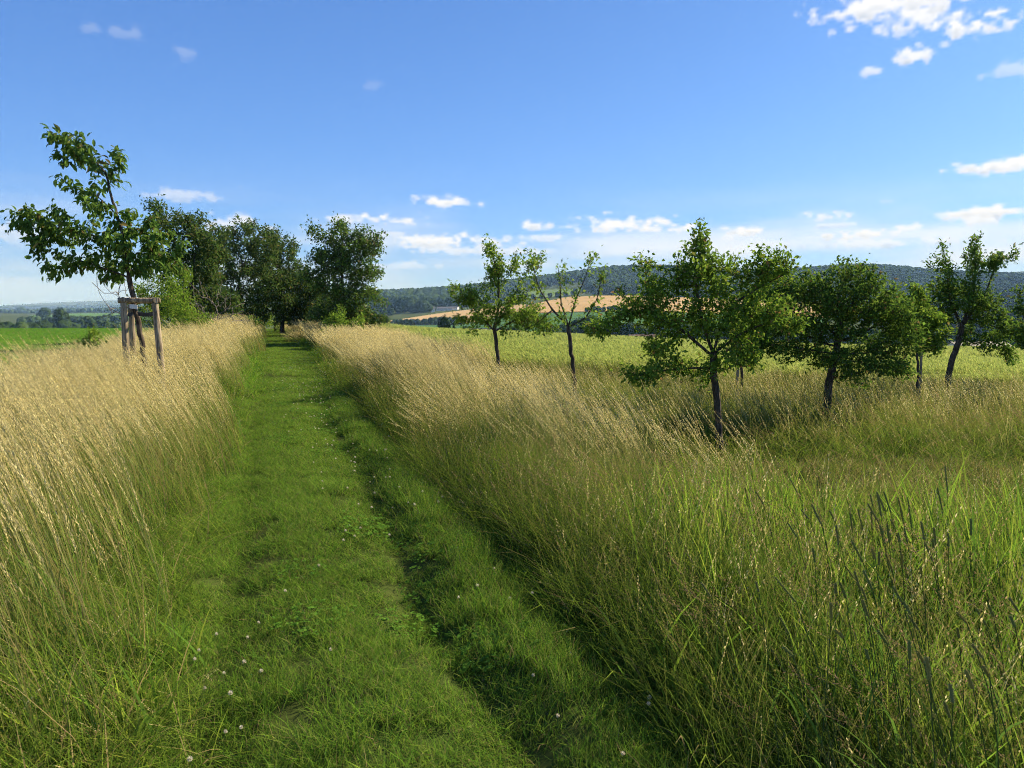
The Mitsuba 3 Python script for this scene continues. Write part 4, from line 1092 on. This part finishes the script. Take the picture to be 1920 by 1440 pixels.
S2 = [(105, 395, 160, 480), (410, 390, 430, 450), (835, 505, 835, 600), (545, 590, 600, 690), (860, 660, 905, 710), (1010, 490, 1045, 590), (1270, 580, 1330, 665), (1240, 500, 1285, 575), (1540, 560, 1600, 625), (1650, 540, 1710, 640),
      (1720, 520, 1750, 590), (1835, 480, 1895, 570), (1840, 580, 1870, 650), (1545, 650, 1555, 710), (1625, 740, 1690, 820), (1690, 865, 1725, 925), (1590, 885, 1635, 1000), (1275, 720, 1277, 830), (1370, 810, 1390, 955), (1110, 640, 1160, 740),
      (1095, 660, 1150, 740), (1320, 780, 1360, 850), (565, 755, 620, 810), (1505, 965, 1520, 1080), (1470, 1065, 1505, 1160), (770, 1095, 800, 1145), (1030, 770, 1045, 830)]
SPIKES = [(1280 + a / 3, 650 + b / 3, 1280 + c / 3, 650 + d / 3) for a, b, c, d in S1] + [(1280 + a / 3, 960 + b / 3, 1280 + c / 3, 960 + d / 3) for a, b, c, d in S2]


def spike_head(a, b, r, rng):
    p = polyline([a, b], np.linalg.norm(b - a) / 14.0)
    t = np.linspace(0, 1, len(p))
    rr = r * np.minimum(1, np.minimum(t, 1 - t) * 9 + .25) * rng.uniform(.88, 1.12, len(p))
    H = Heap()
    tint = np.array([(1, 1, 1), (1.35, 1.15, .9), (.85, 1.0, .8)][int(rng.integers(3))])
    tube(H, p, rr, 8, np.array((.18, .18, .065)) * tint)
    n = 150
    k, ang = rng.uniform(.03, .97, n), rng.uniform(0, 2 * PI, n)
    d = (b - a) / np.linalg.norm(b - a)
    u = np.cross(d, [0, 1.0, .2])
    u /= np.linalg.norm(u)
    w = np.cross(d, u)
    o = np.cos(ang)[:, None] * u + np.sin(ang)[:, None] * w
    c = a + (b - a) * k[:, None] + o * r * .8
    V = np.stack([c - d * .0012, c + d * .0012, c + o * r * .75 - d * .0022], 1).reshape(-1, 3)
    H.put(V, np.arange(3 * n).reshape(-1, 3), np.repeat(pick(rng, n, (.36, .36, .15), (.44, .42, .20), (.26, .27, .10)), 3, 0))
    return H


for i, (ax, ay, bx, by) in enumerate(SPIKES):
    d = pix_dir(ax, ay)
    zt = .84 + rf.uniform(-.07, .07) - .14 * sm(1250, 1400, np.array(ay))
    Y = (zt - 1.7) / (d[2] / d[1])
    a = at(ax, ay, Y)
    b = at(bx, by, Y + rf.uniform(-.01, .03))
    g = b + (b - a) / np.linalg.norm(b - a) * .35
    g[1] += rf.uniform(-.1, .1)
    g[2] = hz(g[0], g[1])
    key = numbered('timothy_spike')
    (v, f), c = spike_head(a, b, .0031 + .0010 * rf.random(), rf).get()
    add(f'{key}__head', (v, f), 'mat_far', color=c)
    (v, f), c = stem_mesh(g, b, (b - g) * [.10, 0, .0] * -1, .0013, (.10, .14, .05)).get()
    add(f'{key}__stem', (v, f), 'mat_straw', color=c)
    H = Heap()
    m = g + (b - g) * .55
    one = lambda x: np.array([x])  # noqa: E731
    cl = np.array([[.10, .19, .03]])
    ribbons(H, m[None], one(.26), rnd_dir(rf, 1, .3), one(.35), one(.5), one(.25), one(.008), one(rf.uniform(0, PI)), 5, cl, cl * 1.2, BLADE)
    (v, f), c = H.get()
    add(f'{key}__leaf', (v, f), 'mat_blade', color=c)
    tag(key, 'slim cylindrical grey green seed spike on a thin stem in the right foreground', 'grass spike', 'timothy spikes in the right foreground')

ARCHES = [([(1040, 1000), (1008, 962), (965, 938), (925, 926), (898, 924)], 5.6, 'arching pale stalk, uppermost of the three reaching over the path shade'), ([(1000, 1000), (955, 967), (905, 945), (857, 940)], 5.5, 'arching pale stalk, middle one of three reaching over the path shade'),
          ([(985, 992), (935, 972), (890, 964), (850, 963)], 5.4, 'arching pale stalk, lowest of the three reaching over the path shade'), ([(760, 830), (720, 795), (690, 780), (662, 782)], 10.5, 'drooping stalk hanging over the path at the verge, far from the other stalks'),
          ([(1125, 1150), (1085, 1112), (1040, 1096), (1008, 1092)], 3.9, 'bent grass stalk over the shaded edge in the centre foreground')]
for pts, Y, lab in ARCHES:
    key = numbered('grass_stalk')
    p = np.array([at(x, y, Y + .25 - .25 * i / (len(pts) - 1)) for i, (x, y) in enumerate(pts)])
    g = p[0] + (p[0] - p[1]) * .9
    g[2] = hz(g[0], g[1])
    P3 = polyline(np.vstack([g, p]), .03)
    for _ in range(4):
        P3[1:-1] = (P3[:-2] + P3[1:-1] * 2 + P3[2:]) / 4
    H = Heap()
    tube(H, P3, np.linspace(.0018, .0010, len(P3)), 5, (.40, .34, .16))
    (v, f), c = H.get()
    add(f'{key}__stem', (v, f), 'mat_straw', color=c)
    H = Heap()
    e = P3[int(len(P3) * .74):]
    n = 60
    i = rf.integers(0, len(e) - 1, n)
    tg = e[i + 1] - e[i]
    tg /= np.linalg.norm(tg, axis=1, keepdims=True)
    dd = tg + rf.normal(size=(n, 3)) * .3
    q = rf.normal(size=(n, 3)) * .0022
    V = np.stack([e[i], e[i] + dd * .007 + q, e[i] + dd * .007 - q, e[i] + dd * .015], 1).reshape(-1, 3)
    H.put(V, (np.array([[0, 1, 2], [1, 3, 2]])[None] + (np.arange(n) * 4)[:, None, None]).reshape(-1, 3), (.52, .43, .24))
    (v, f), c = H.get()
    add(f'{key}__head', (v, f), 'mat_straw', color=c)
    tag(key, lab, 'grass stalk')


# ------------------------------------------------------------------ the valley: trees, houses, woods
def far_crown(rng, kind, cols, detail):
    """A crown one metre high: lobes with a leafy surface, or a ragged spruce."""
    H = Heap()
    if kind == 'spruce':
        for j in range(9 if detail > 1 else 5):
            t = j / (9 if detail > 1 else 5)
            z0, r = .06 + t * .86, .24 * (1 - t) ** .85 + .012
            m = 11 if detail > 1 else 7
            a = np.arange(m) * 2 * PI / m + rng.random()
            rr = r * rng.uniform(.65, 1.15, m)
            ring = np.column_stack([np.cos(a) * rr, np.sin(a) * rr, z0 - rng.uniform(0, .05, m)])
            v = np.vstack([ring, [[0, 0, z0 + .20 * (1 - t * .4)]]])
            f = np.column_stack([np.arange(m), (np.arange(m) + 1) % m, np.full(m, m)])
            H.put(v, f, np.array(cols[rng.integers(len(cols))]) * rng.uniform(.7, 1.2, (m + 1, 1)))
        return H
    lobes = 7 if detail > 1 else 3 if detail else 1
    for j in range(lobes):
        s = trimesh.creation.icosphere(2 if detail else 1)
        v = np.array(s.vertices)
        a = rng.uniform(0, 2 * PI)
        rad = .0 if lobes == 1 else rng.uniform(.08, .24)
        if kind == 'poplar':
            c, sz = np.array([np.cos(a) * .05, np.sin(a) * .05, .15 + .75 * j / max(lobes - 1, 1) * .95]), np.array([.13, .13, .17])
        else:
            c = np.array([np.cos(a) * rad, np.sin(a) * rad, .52 + rng.uniform(-.22, .2)]) if lobes > 1 else np.array([0, 0, .55])
            sz = np.array([.27, .27, .24]) * rng.uniform(.75, 1.15) if lobes > 1 else np.array([.42, .42, .44])
        nz = meshkit.fbm(v * 2.2 + rng.random(3) * 50, 3, 3)
        v = v * (.72 + .6 * nz)[:, None] * sz + c
        col = np.array(cols[rng.integers(len(cols))]) * (.75 + .5 * meshkit.noise(v * 9 + 4, 2))[:, None]
        H.put(v, s.faces, col)
        if detail > 1:
            n = 420
            i = rng.integers(0, len(v), n)
            d = (v[i] - c) / (np.linalg.norm(v[i] - c, axis=1, keepdims=True) + 1e-9)
            p = v[i] + d * rng.uniform(-.01, .035, (n, 1)) + rng.normal(size=(n, 3)) * .012
            tri = p[:, None, :] + rng.normal(size=(n, 3, 3)) * .017
            H.put(tri.reshape(-1, 3), np.arange(3 * n).reshape(-1, 3), np.repeat(pick(rng, n, *cols), 3, 0))
    return H


FAR_COLS = [(.030, .056, .022), (.038, .068, .024), (.026, .048, .020), (.046, .076, .026)]
SPR_COLS = [(.022, .042, .024), (.028, .052, .028), (.018, .036, .022)]
PROTO = {}
for kind, cols in (('broad', FAR_COLS), ('spruce', SPR_COLS), ('poplar', FAR_COLS[:3])):
    for i in range(4):
        (v, f), c = far_crown(np.random.default_rng(300 + i * 7 + len(kind)), kind, cols, 2).get()
        PROTO[kind, i] = mikit.ply((v, f), 'mat_far', smooth=(kind != 'spruce'), color=c)
H = Heap()
tube(H, [[0, 0, -.05], [0, 0, .2], [.01, 0, .5]], np.array([.03, .024, .012]), 7)
PROTO['trunk'] = mikit.ply(H.get()[0], 'mat_bark', smooth=True)
far_n = 0


def far_tree(px, depth, h, kind='broad', wide=1.0, label=None, group=None, name='valley_tree', cat='tree', top=None, sink=.12):
    """A tree standing on the terrain below pixel column px, DEPTH metres out. top: the pixel row of its tip instead of h."""
    global far_n
    x, y = (px - 960) / FOCAL * depth, depth
    z = hz(x, y)
    if top is not None:
        h = max(2.5, at(px, top, depth)[2] - z)
    key = numbered(name)
    i = far_n % 4
    far_n += 1
    w = h * wide
    sp = kind == 'spruce'
    M = T().translate([x, y, z - h * sink * (0 if sp else 1)]) @ T().rotate([0, 0, 1], (far_n * 73) % 360) @ T().scale([w, w, h * (1 + sink)])
    scene[f'{key}__crown'] = {**PROTO[kind, i], 'to_world': M}
    scene[f'{key}__trunk'] = {**PROTO['trunk'], 'to_world': T().translate([x, y, z]) @ T().scale([w, w, h])}
    tag(key, label, cat, group)


far_tree(716, 165, 0, 'broad', 1.0, 'big dark round tree standing alone at the far edge of the barley', top=589)
far_tree(737, 168, 0, 'broad', 1.3, 'small bush right of the lone round tree at the barley edge', name='field_bush', cat='bush', top=607)
far_tree(765, 165, 0, 'broad', 1.6, 'low dark bush at the far barley edge, left one of two', name='field_bush', cat='bush', top=619)
far_tree(790, 165, 0, 'broad', 1.7, 'low dark bush at the far barley edge, right one of two', name='field_bush', cat='bush', top=618)
far_tree(832, 250, 0, 'poplar', 1.3, 'dense dark broadleaf tree beside the lone spruce left of the village', top=597)
far_tree(851, 252, 0, 'spruce', 1.1, 'dark spruce at the left end of the village trees', top=606)
VILLAGE = [(868, 300, 'broad', 1.0, 612), (888, 330, 'broad', 1.0, 614), (938, 330, 'broad', 1.1, 612), (958, 350, 'broad', 1.2, 606), (985, 360, 'spruce', 1.2, 606), (998, 330, 'broad', 1.1, 618), (1018, 330, 'spruce', 1.0, 604), (1032, 340, 'spruce', 1.0, 608),
           (1046, 360, 'broad', 1.2, 612), (1060, 380, 'broad', 1.1, 604), (1082, 400, 'broad', 1.3, 594), (1100, 420, 'broad', 1.4, 588), (1120, 400, 'broad', 1.3, 592), (1096, 330, 'spruce', 1.1, 606), (1112, 330, 'broad', 1.3, 614), (1138, 350, 'spruce', .9, 590),
           (1152, 350, 'spruce', 1.0, 596), (1170, 370, 'broad', 1.2, 600), (1195, 350, 'broad', 1.2, 606), (1220, 370, 'broad', 1.3, 600), (1240, 340, 'spruce', 1.0, 602), (1262, 360, 'broad', 1.3, 606), (1290, 380, 'broad', 1.3, 602), (1325, 360, 'broad', 1.3, 606),
           (1360, 380, 'broad', 1.3, 604), (1400, 360, 'broad', 1.3, 608), (1440, 380, 'broad', 1.3, 604), (1490, 360, 'broad', 1.4, 610), (1540, 380, 'broad', 1.3, 606), (1590, 360, 'broad', 1.3, 610), (1640, 360, 'broad', 1.3, 612), (1700, 300, 'broad', 1.3, 618),
           (1735, 330, 'spruce', 1.0, 600), (1760, 300, 'broad', 1.3, 622), (1800, 330, 'broad', 1.3, 612), (1838, 300, 'broad', 1.3, 624), (1868, 320, 'spruce', 1.1, 604), (1896, 260, 'broad', 1.2, 618), (1925, 250, 'broad', 1.3, 612), (1905, 330, 'spruce', 1., 596)]
ORD = ['first', 'second', 'third'] + [f'{i}th' for i in range(4, 21)] + ['21st', '22nd', '23rd'] + [f'{i}th' for i in range(24, 31)] + ['31st', '32nd', '33rd'] + [f'{i}th' for i in range(34, 41)]


def nth(values, v):
    return ORD[sorted(values).index(v)]


for j, (px, dep, kind, w, top) in enumerate(VILLAGE):
    same = [q[0] for q in VILLAGE if q[2] == kind]
    lab = f'dark spruce in the tree belt behind the barley, {nth(same, px)} spruce from the left' if kind == 'spruce' else f'broadleaf tree in the belt behind the barley, {nth(same, px)} from the left'
    far_tree(px, dep, 0, kind, w, lab, 'spruces behind the barley' if kind == 'spruce' else 'broadleaf trees in the belt behind the barley', top=top)
for j, px in enumerate([738, 746, 754, 762, 770, 778, 786, 794, 801, 810, 818, 826, 835, 843, 851, 860, 868]):
    big = px > 805
    far_tree(px, 898 + (j % 3) * 4, 8.0 + 2.2 * big + (j % 4) * .5, 'broad', 1.05, f'round tree in the long row below the narrow wheat strip, {ORD[j]} from the left', 'row of round trees below the wheat strip', name='roadside_tree')
for j, px in enumerate([1100, 1112, 1122, 1130, 1141, 1150, 1158, 1167]):
    far_tree(px, 885 + (j % 2) * 5, 6.5 + (j % 3), 'broad', 1.15, f'small round tree along the lower edge of the hillside wheat, {ORD[j]} from the left', 'row of trees below the hillside wheat', name='roadside_tree')
GROVE = [(700, 1230, 20), (716, 1220, 22), (730, 1210, 22), (748, 1200, 26), (760, 1190, 28), (775, 1180, 28), (790, 1180, 24), (803, 1190, 20), (815, 1215, 17), (733, 1130, 13), (720, 1100, 14), (706, 1080, 14)]
for j, (px, dep, h) in enumerate(GROVE):
    far_tree(px, dep, h, 'broad', 1.05, f'big tree of the grove by the wheat strip, {"back" if dep > 1150 else "front"} row, {nth([q[0] for q in GROVE if (q[1] > 1150) == (dep > 1150)], px)} from the left', 'trees of the grove by the wheat strip', name='grove_tree')
HEDGES = [(975, 1500, 12), (985, 1460, 14), (1000, 1440, 12), (1015, 1440, 13), (1030, 1450, 11), (1045, 1450, 13), (1060, 1450, 12), (1075, 1500, 15), (995, 1850, 14), (1012, 1860, 12), (1031, 1840, 14), (1050, 1810, 13), (1037, 1990, 22), (1006, 1960, 12)]
for j, (px, dep, h) in enumerate(HEDGES):
    far_tree(px, dep, h, 'broad', 1.1, f'hedge tree round the small hill meadow, {nth([q[0] for q in HEDGES], px)} from the left', 'hedge trees round the hill meadow', name='hedge_tree')
far_tree(118, 640, 0, 'poplar', 1.2, 'tall dark poplar rising from the copse at left', top=580)
far_tree(126, 645, 0, 'poplar', 1.1, 'second slightly lower poplar beside the tall one at left', top=586)
far_tree(88, 1180, 24, 'broad', 1.1, 'round tree alone on the distant green field at far left')
far_tree(163, 720, 0, 'broad', 1.1, 'single round tree on the green slope right of the poplars', top=590)
far_tree(190, 800, 0, 'broad', 1.1, 'round tree at the right end of the copse by the stakes', top=596)
far_tree(46, 3000, 30, 'broad', 1.6, 'tiny tree clump far out in the plain at left')


def wood(name, pts, step, hmin, hmax, mix_fn, label, cut=(), detail=1, seed=1, kinds=None):
    pol = sg.Polygon([((px - 960) / FOCAL * Y, Y) for px, Y in pts]).buffer(0)
    for c in cut:
        pol = pol.difference(sg.Polygon([((px - 960) / FOCAL * Y, Y) for px, Y in c]).buffer(6))
    r_ = np.random.default_rng(seed)
    x0, y0, x1, y1 = pol.bounds
    gx, gy = np.meshgrid(np.arange(x0, x1, step), np.arange(y0, y1, step))
    P = np.stack([gx.ravel(), gy.ravel()], 1) + r_.uniform(-.5, .5, (gx.size, 2)) * step
    P = P[shapely.contains_xy(pol, P[:, 0], P[:, 1])]
    z = height(P[:, 0], P[:, 1])
    con = mix_fn(P, r_)
    for i, (x, y) in enumerate(P):
        k = SERIAL.get(name, 0) + 1
        SERIAL[name] = k
        h = r_.uniform(hmin, hmax)
        w = h * r_.uniform(.8, 1.15) * (.95 if con[i] else 1)
        a = r_.uniform(0, 2 * PI)
        ca, sa = math.cos(a) * w, math.sin(a) * w
        scene[f'{name}__{k:03d}'] = {'type': 'instance', 'to_world': np.array([[ca, -sa, 0, x], [sa, ca, 0, y], [0, 0, h * 1.1, z[i] - h * .1], [0, 0, 0, 1]]),
                                     'shapegroup': {'type': 'ref', 'id': (WOOD_S if con[i] else WOOD_B)[detail][r_.integers(4)]}}
    tag(name, label, 'forest', kind='stuff')


WOOD_B, WOOD_S = {}, {}
for det in (0, 1):
    for store, kind, cols in ((WOOD_B, 'broad', FAR_COLS), (WOOD_S, 'spruce', SPR_COLS)):
        store[det] = []
        for i in range(4):
            key = f'wood_{kind}_{det}_kind_{i}'
            (v, f), c = far_crown(np.random.default_rng(500 + i * 11 + det), kind, [cols[i % len(cols)]], det).get()
            shapegroup(key, (v, f), c * (1.0 + .15 * (i - 1.5)), 'mat_far')
            store[det].append(key)
FIELD_CUT = [[(985, 900), (1250, 880), (1560, 900), (1600, 1240), (1380, 1260), (1190, 1330), (1060, 1420), (990, 1150)], [(990, 1500), (1060, 1480), (1090, 1700), (1000, 1800), (960, 1650)], [(640, 1230), (745, 1250), (760, 1560), (700, 1650), (600, 1500)]]
share = lambda f, lo, hi: (lambda P, r_: r_.random(len(P)) < np.clip((n2d(P, f, 7) - .5) * 3 + lo + (hi - lo) * sm(.35, .6, P[:, 0] / P[:, 1]), 0, 1))  # noqa: E731
wood('forest', [(640, 1700), (760, 1580), (850, 1290), (950, 1500), (985, 1950), (1100, 1850), (1110, 1460), (1190, 1360), (1400, 1285), (1600, 1250), (1640, 1000), (1640, 1500), (1990, 1500), (1990, 2420), (1600, 2420), (1180, 2400), (850, 2420), (690, 2400), (500, 2420), (480, 1900)],
     11.0, 15, 23, share(.004, .10, .45), 'wooded ridge behind the wheat with a rolling dark tree line', FIELD_CUT, detail=0, seed=3)
wood('forest_001', [(1560, 900), (1640, 760), (1700, 560), (1860, 480), (2000, 450), (2000, 610), (1850, 620), (1860, 720), (2000, 725), (2000, 1500), (1640, 1500), (1600, 1250)], 9.5, 14, 24, share(.006, .45, .85), 'dark spruce forest on the slope at the right edge', FIELD_CUT, detail=1, seed=4)
wood('forest_002', [(-160, 430), (60, 420), (110, 470), (190, 520), (330, 560), (330, 700), (200, 660), (140, 600), (40, 640), (-160, 700)], 8.0, 9, 16, share(.01, .0, .1), 'dark broadleaf copse beyond the green field at left', (), detail=1, seed=5)
wood('forest_003', [(40, 960), (230, 980), (240, 1060), (40, 1050)], 9.0, 11, 17, share(.01, .1, .1), 'second strip of wood behind the copse at left', (), detail=1, seed=6)
wood('forest_004', [(-200, 2300), (90, 2500), (330, 2300), (330, 2420), (90, 2640), (-200, 2450)], 13.0, 14, 20, share(.004, .2, .2), 'thin dark line of woods far out in the plain at left', (), detail=0, seed=7)
wood('forest_005', [(120, 5600), (420, 5200), (420, 6400), (60, 6600), (-200, 6300), (-200, 6000)], 32.0, 22, 32, share(.001, .4, .4), 'bluish woods under the far hills at left', (), detail=0, seed=8)

# houses
scene['mat_plaster'] = {'type': 'principled', 'base_color': mikit.proc(lambda p, n, uv: mikit.mix((.62, .59, .53), (.74, .72, .66), mikit.fbm(p.x * .8, p.y * .8, p.z * 1.5, 3))), 'roughness': .9}
scene['mat_roof'] = {'type': 'principled', 'base_color': mikit.proc(lambda p, n, uv: mikit.mix((.10, .06, .05), (.20, .11, .08), mikit.fbm(p.x * 1.2, p.y * 1.2, p.z * 3, 3))), 'roughness': .85}
scene['mat_slate'] = {'type': 'principled', 'base_color': mikit.proc(lambda p, n, uv: mikit.mix((.05, .052, .06), (.10, .10, .11), mikit.fbm(p.x * 1.2, p.y * 1.2, p.z * 3, 3))), 'roughness': .7}
scene['mat_window'] = {'type': 'principled', 'base_color': {'type': 'rgb', 'value': [.03, .035, .045]}, 'roughness': .15, 'specular': .6}


def box(x0, x1, y0, y1, z0, z1):
    m = trimesh.creation.box([x1 - x0, y1 - y0, z1 - z0])
    m.apply_translation([(x0 + x1) / 2, (y0 + y1) / 2, (z0 + z1) / 2])
    return m


def house(px, depth, L, W, hw, hr, yaw, roof, label, name='house', windows=4, cat='house'):
    key = numbered(name)
    x, y = (px - 960) / FOCAL * depth, depth
    M = T().translate([x, y, hz(x, y)]) @ T().rotate([0, 0, 1], yaw)
    g = sg.Polygon([(-W / 2, -1), (W / 2, -1), (W / 2, hw), (0, hw + hr - .25), (-W / 2, hw)])
    wall = trimesh.creation.extrude_polygon(g, L, engine='earcut')
    R3 = np.array([[0, 0, 1, -L / 2], [1, 0, 0, 0], [0, 1, 0, 0], [0, 0, 0, 1.0]])
    wall.apply_transform(R3)
    o = .5
    rf_ = sg.Polygon([(-W / 2 - o, hw - o * hr / (W / 2)), (0, hw + hr), (W / 2 + o, hw - o * hr / (W / 2)), (W / 2 + o, hw - o * hr / (W / 2) - .22), (0, hw + hr - .22), (-W / 2 - o, hw - o * hr / (W / 2) - .22)])
    top = trimesh.creation.extrude_polygon(rf_, L + .8, engine='earcut')
    R4 = R3.copy()
    R4[0, 3] = -L / 2 - .4
    top.apply_transform(R4)
    add(f'{key}__wall', wall, 'mat_plaster', to_world=M)
    add(f'{key}__roof', top, roof, to_world=M)
    if cat == 'house':
        add(f'{key}__roof__chimney', box(L * .2, L * .2 + .7, .3, 1.0, hw + hr * .6, hw + hr + .9), 'mat_roof', to_world=M)
    for i in range(windows):
        u = -L / 2 + L * (i + .5) / windows
        add(f'{key}__window_{i:03d}' if i else f'{key}__window', box(u - .55, u + .55, -W / 2 - .04, -W / 2 + .06, hw * .45, hw * .45 + 1.3), 'mat_window', to_world=M)
    tag(key, label, cat)


house(912, 285, 13, 9, 4.6, 4.6, 8, 'mat_slate', 'house with a wide dark roof behind the barley, left of the two roofs')
house(977, 290, 10, 8.5, 4.4, 4.4, 75, 'mat_slate', 'house showing a dark gable behind the barley, right of the two roofs')
house(1205, 300, 12, 9, 4.8, 4.4, 12, 'mat_roof', 'house with a brownish roof glimpsed behind the nearest fruit tree')
house(808, 1195, 13, 9, 6, 3.5, 20, 'mat_slate', 'pale farmhouse at the edge of the grove below the forest', windows=3)
house(833, 1235, 26, 11, 4, 2.4, 10, 'mat_slate', 'long low farm shed right of the pale farmhouse', name='farm_shed', cat='shed')
house(852, 1245, 15, 10, 4, 2.2, -15, 'mat_slate', 'smaller farm shed at the right end of the farm', name='farm_shed', cat='shed')
house(1833, 190, 15, 6, 3.4, 1.1, 6, 'mat_slate', 'long low white shed behind the barley at the right edge', name='farm_shed', cat='shed', windows=3)
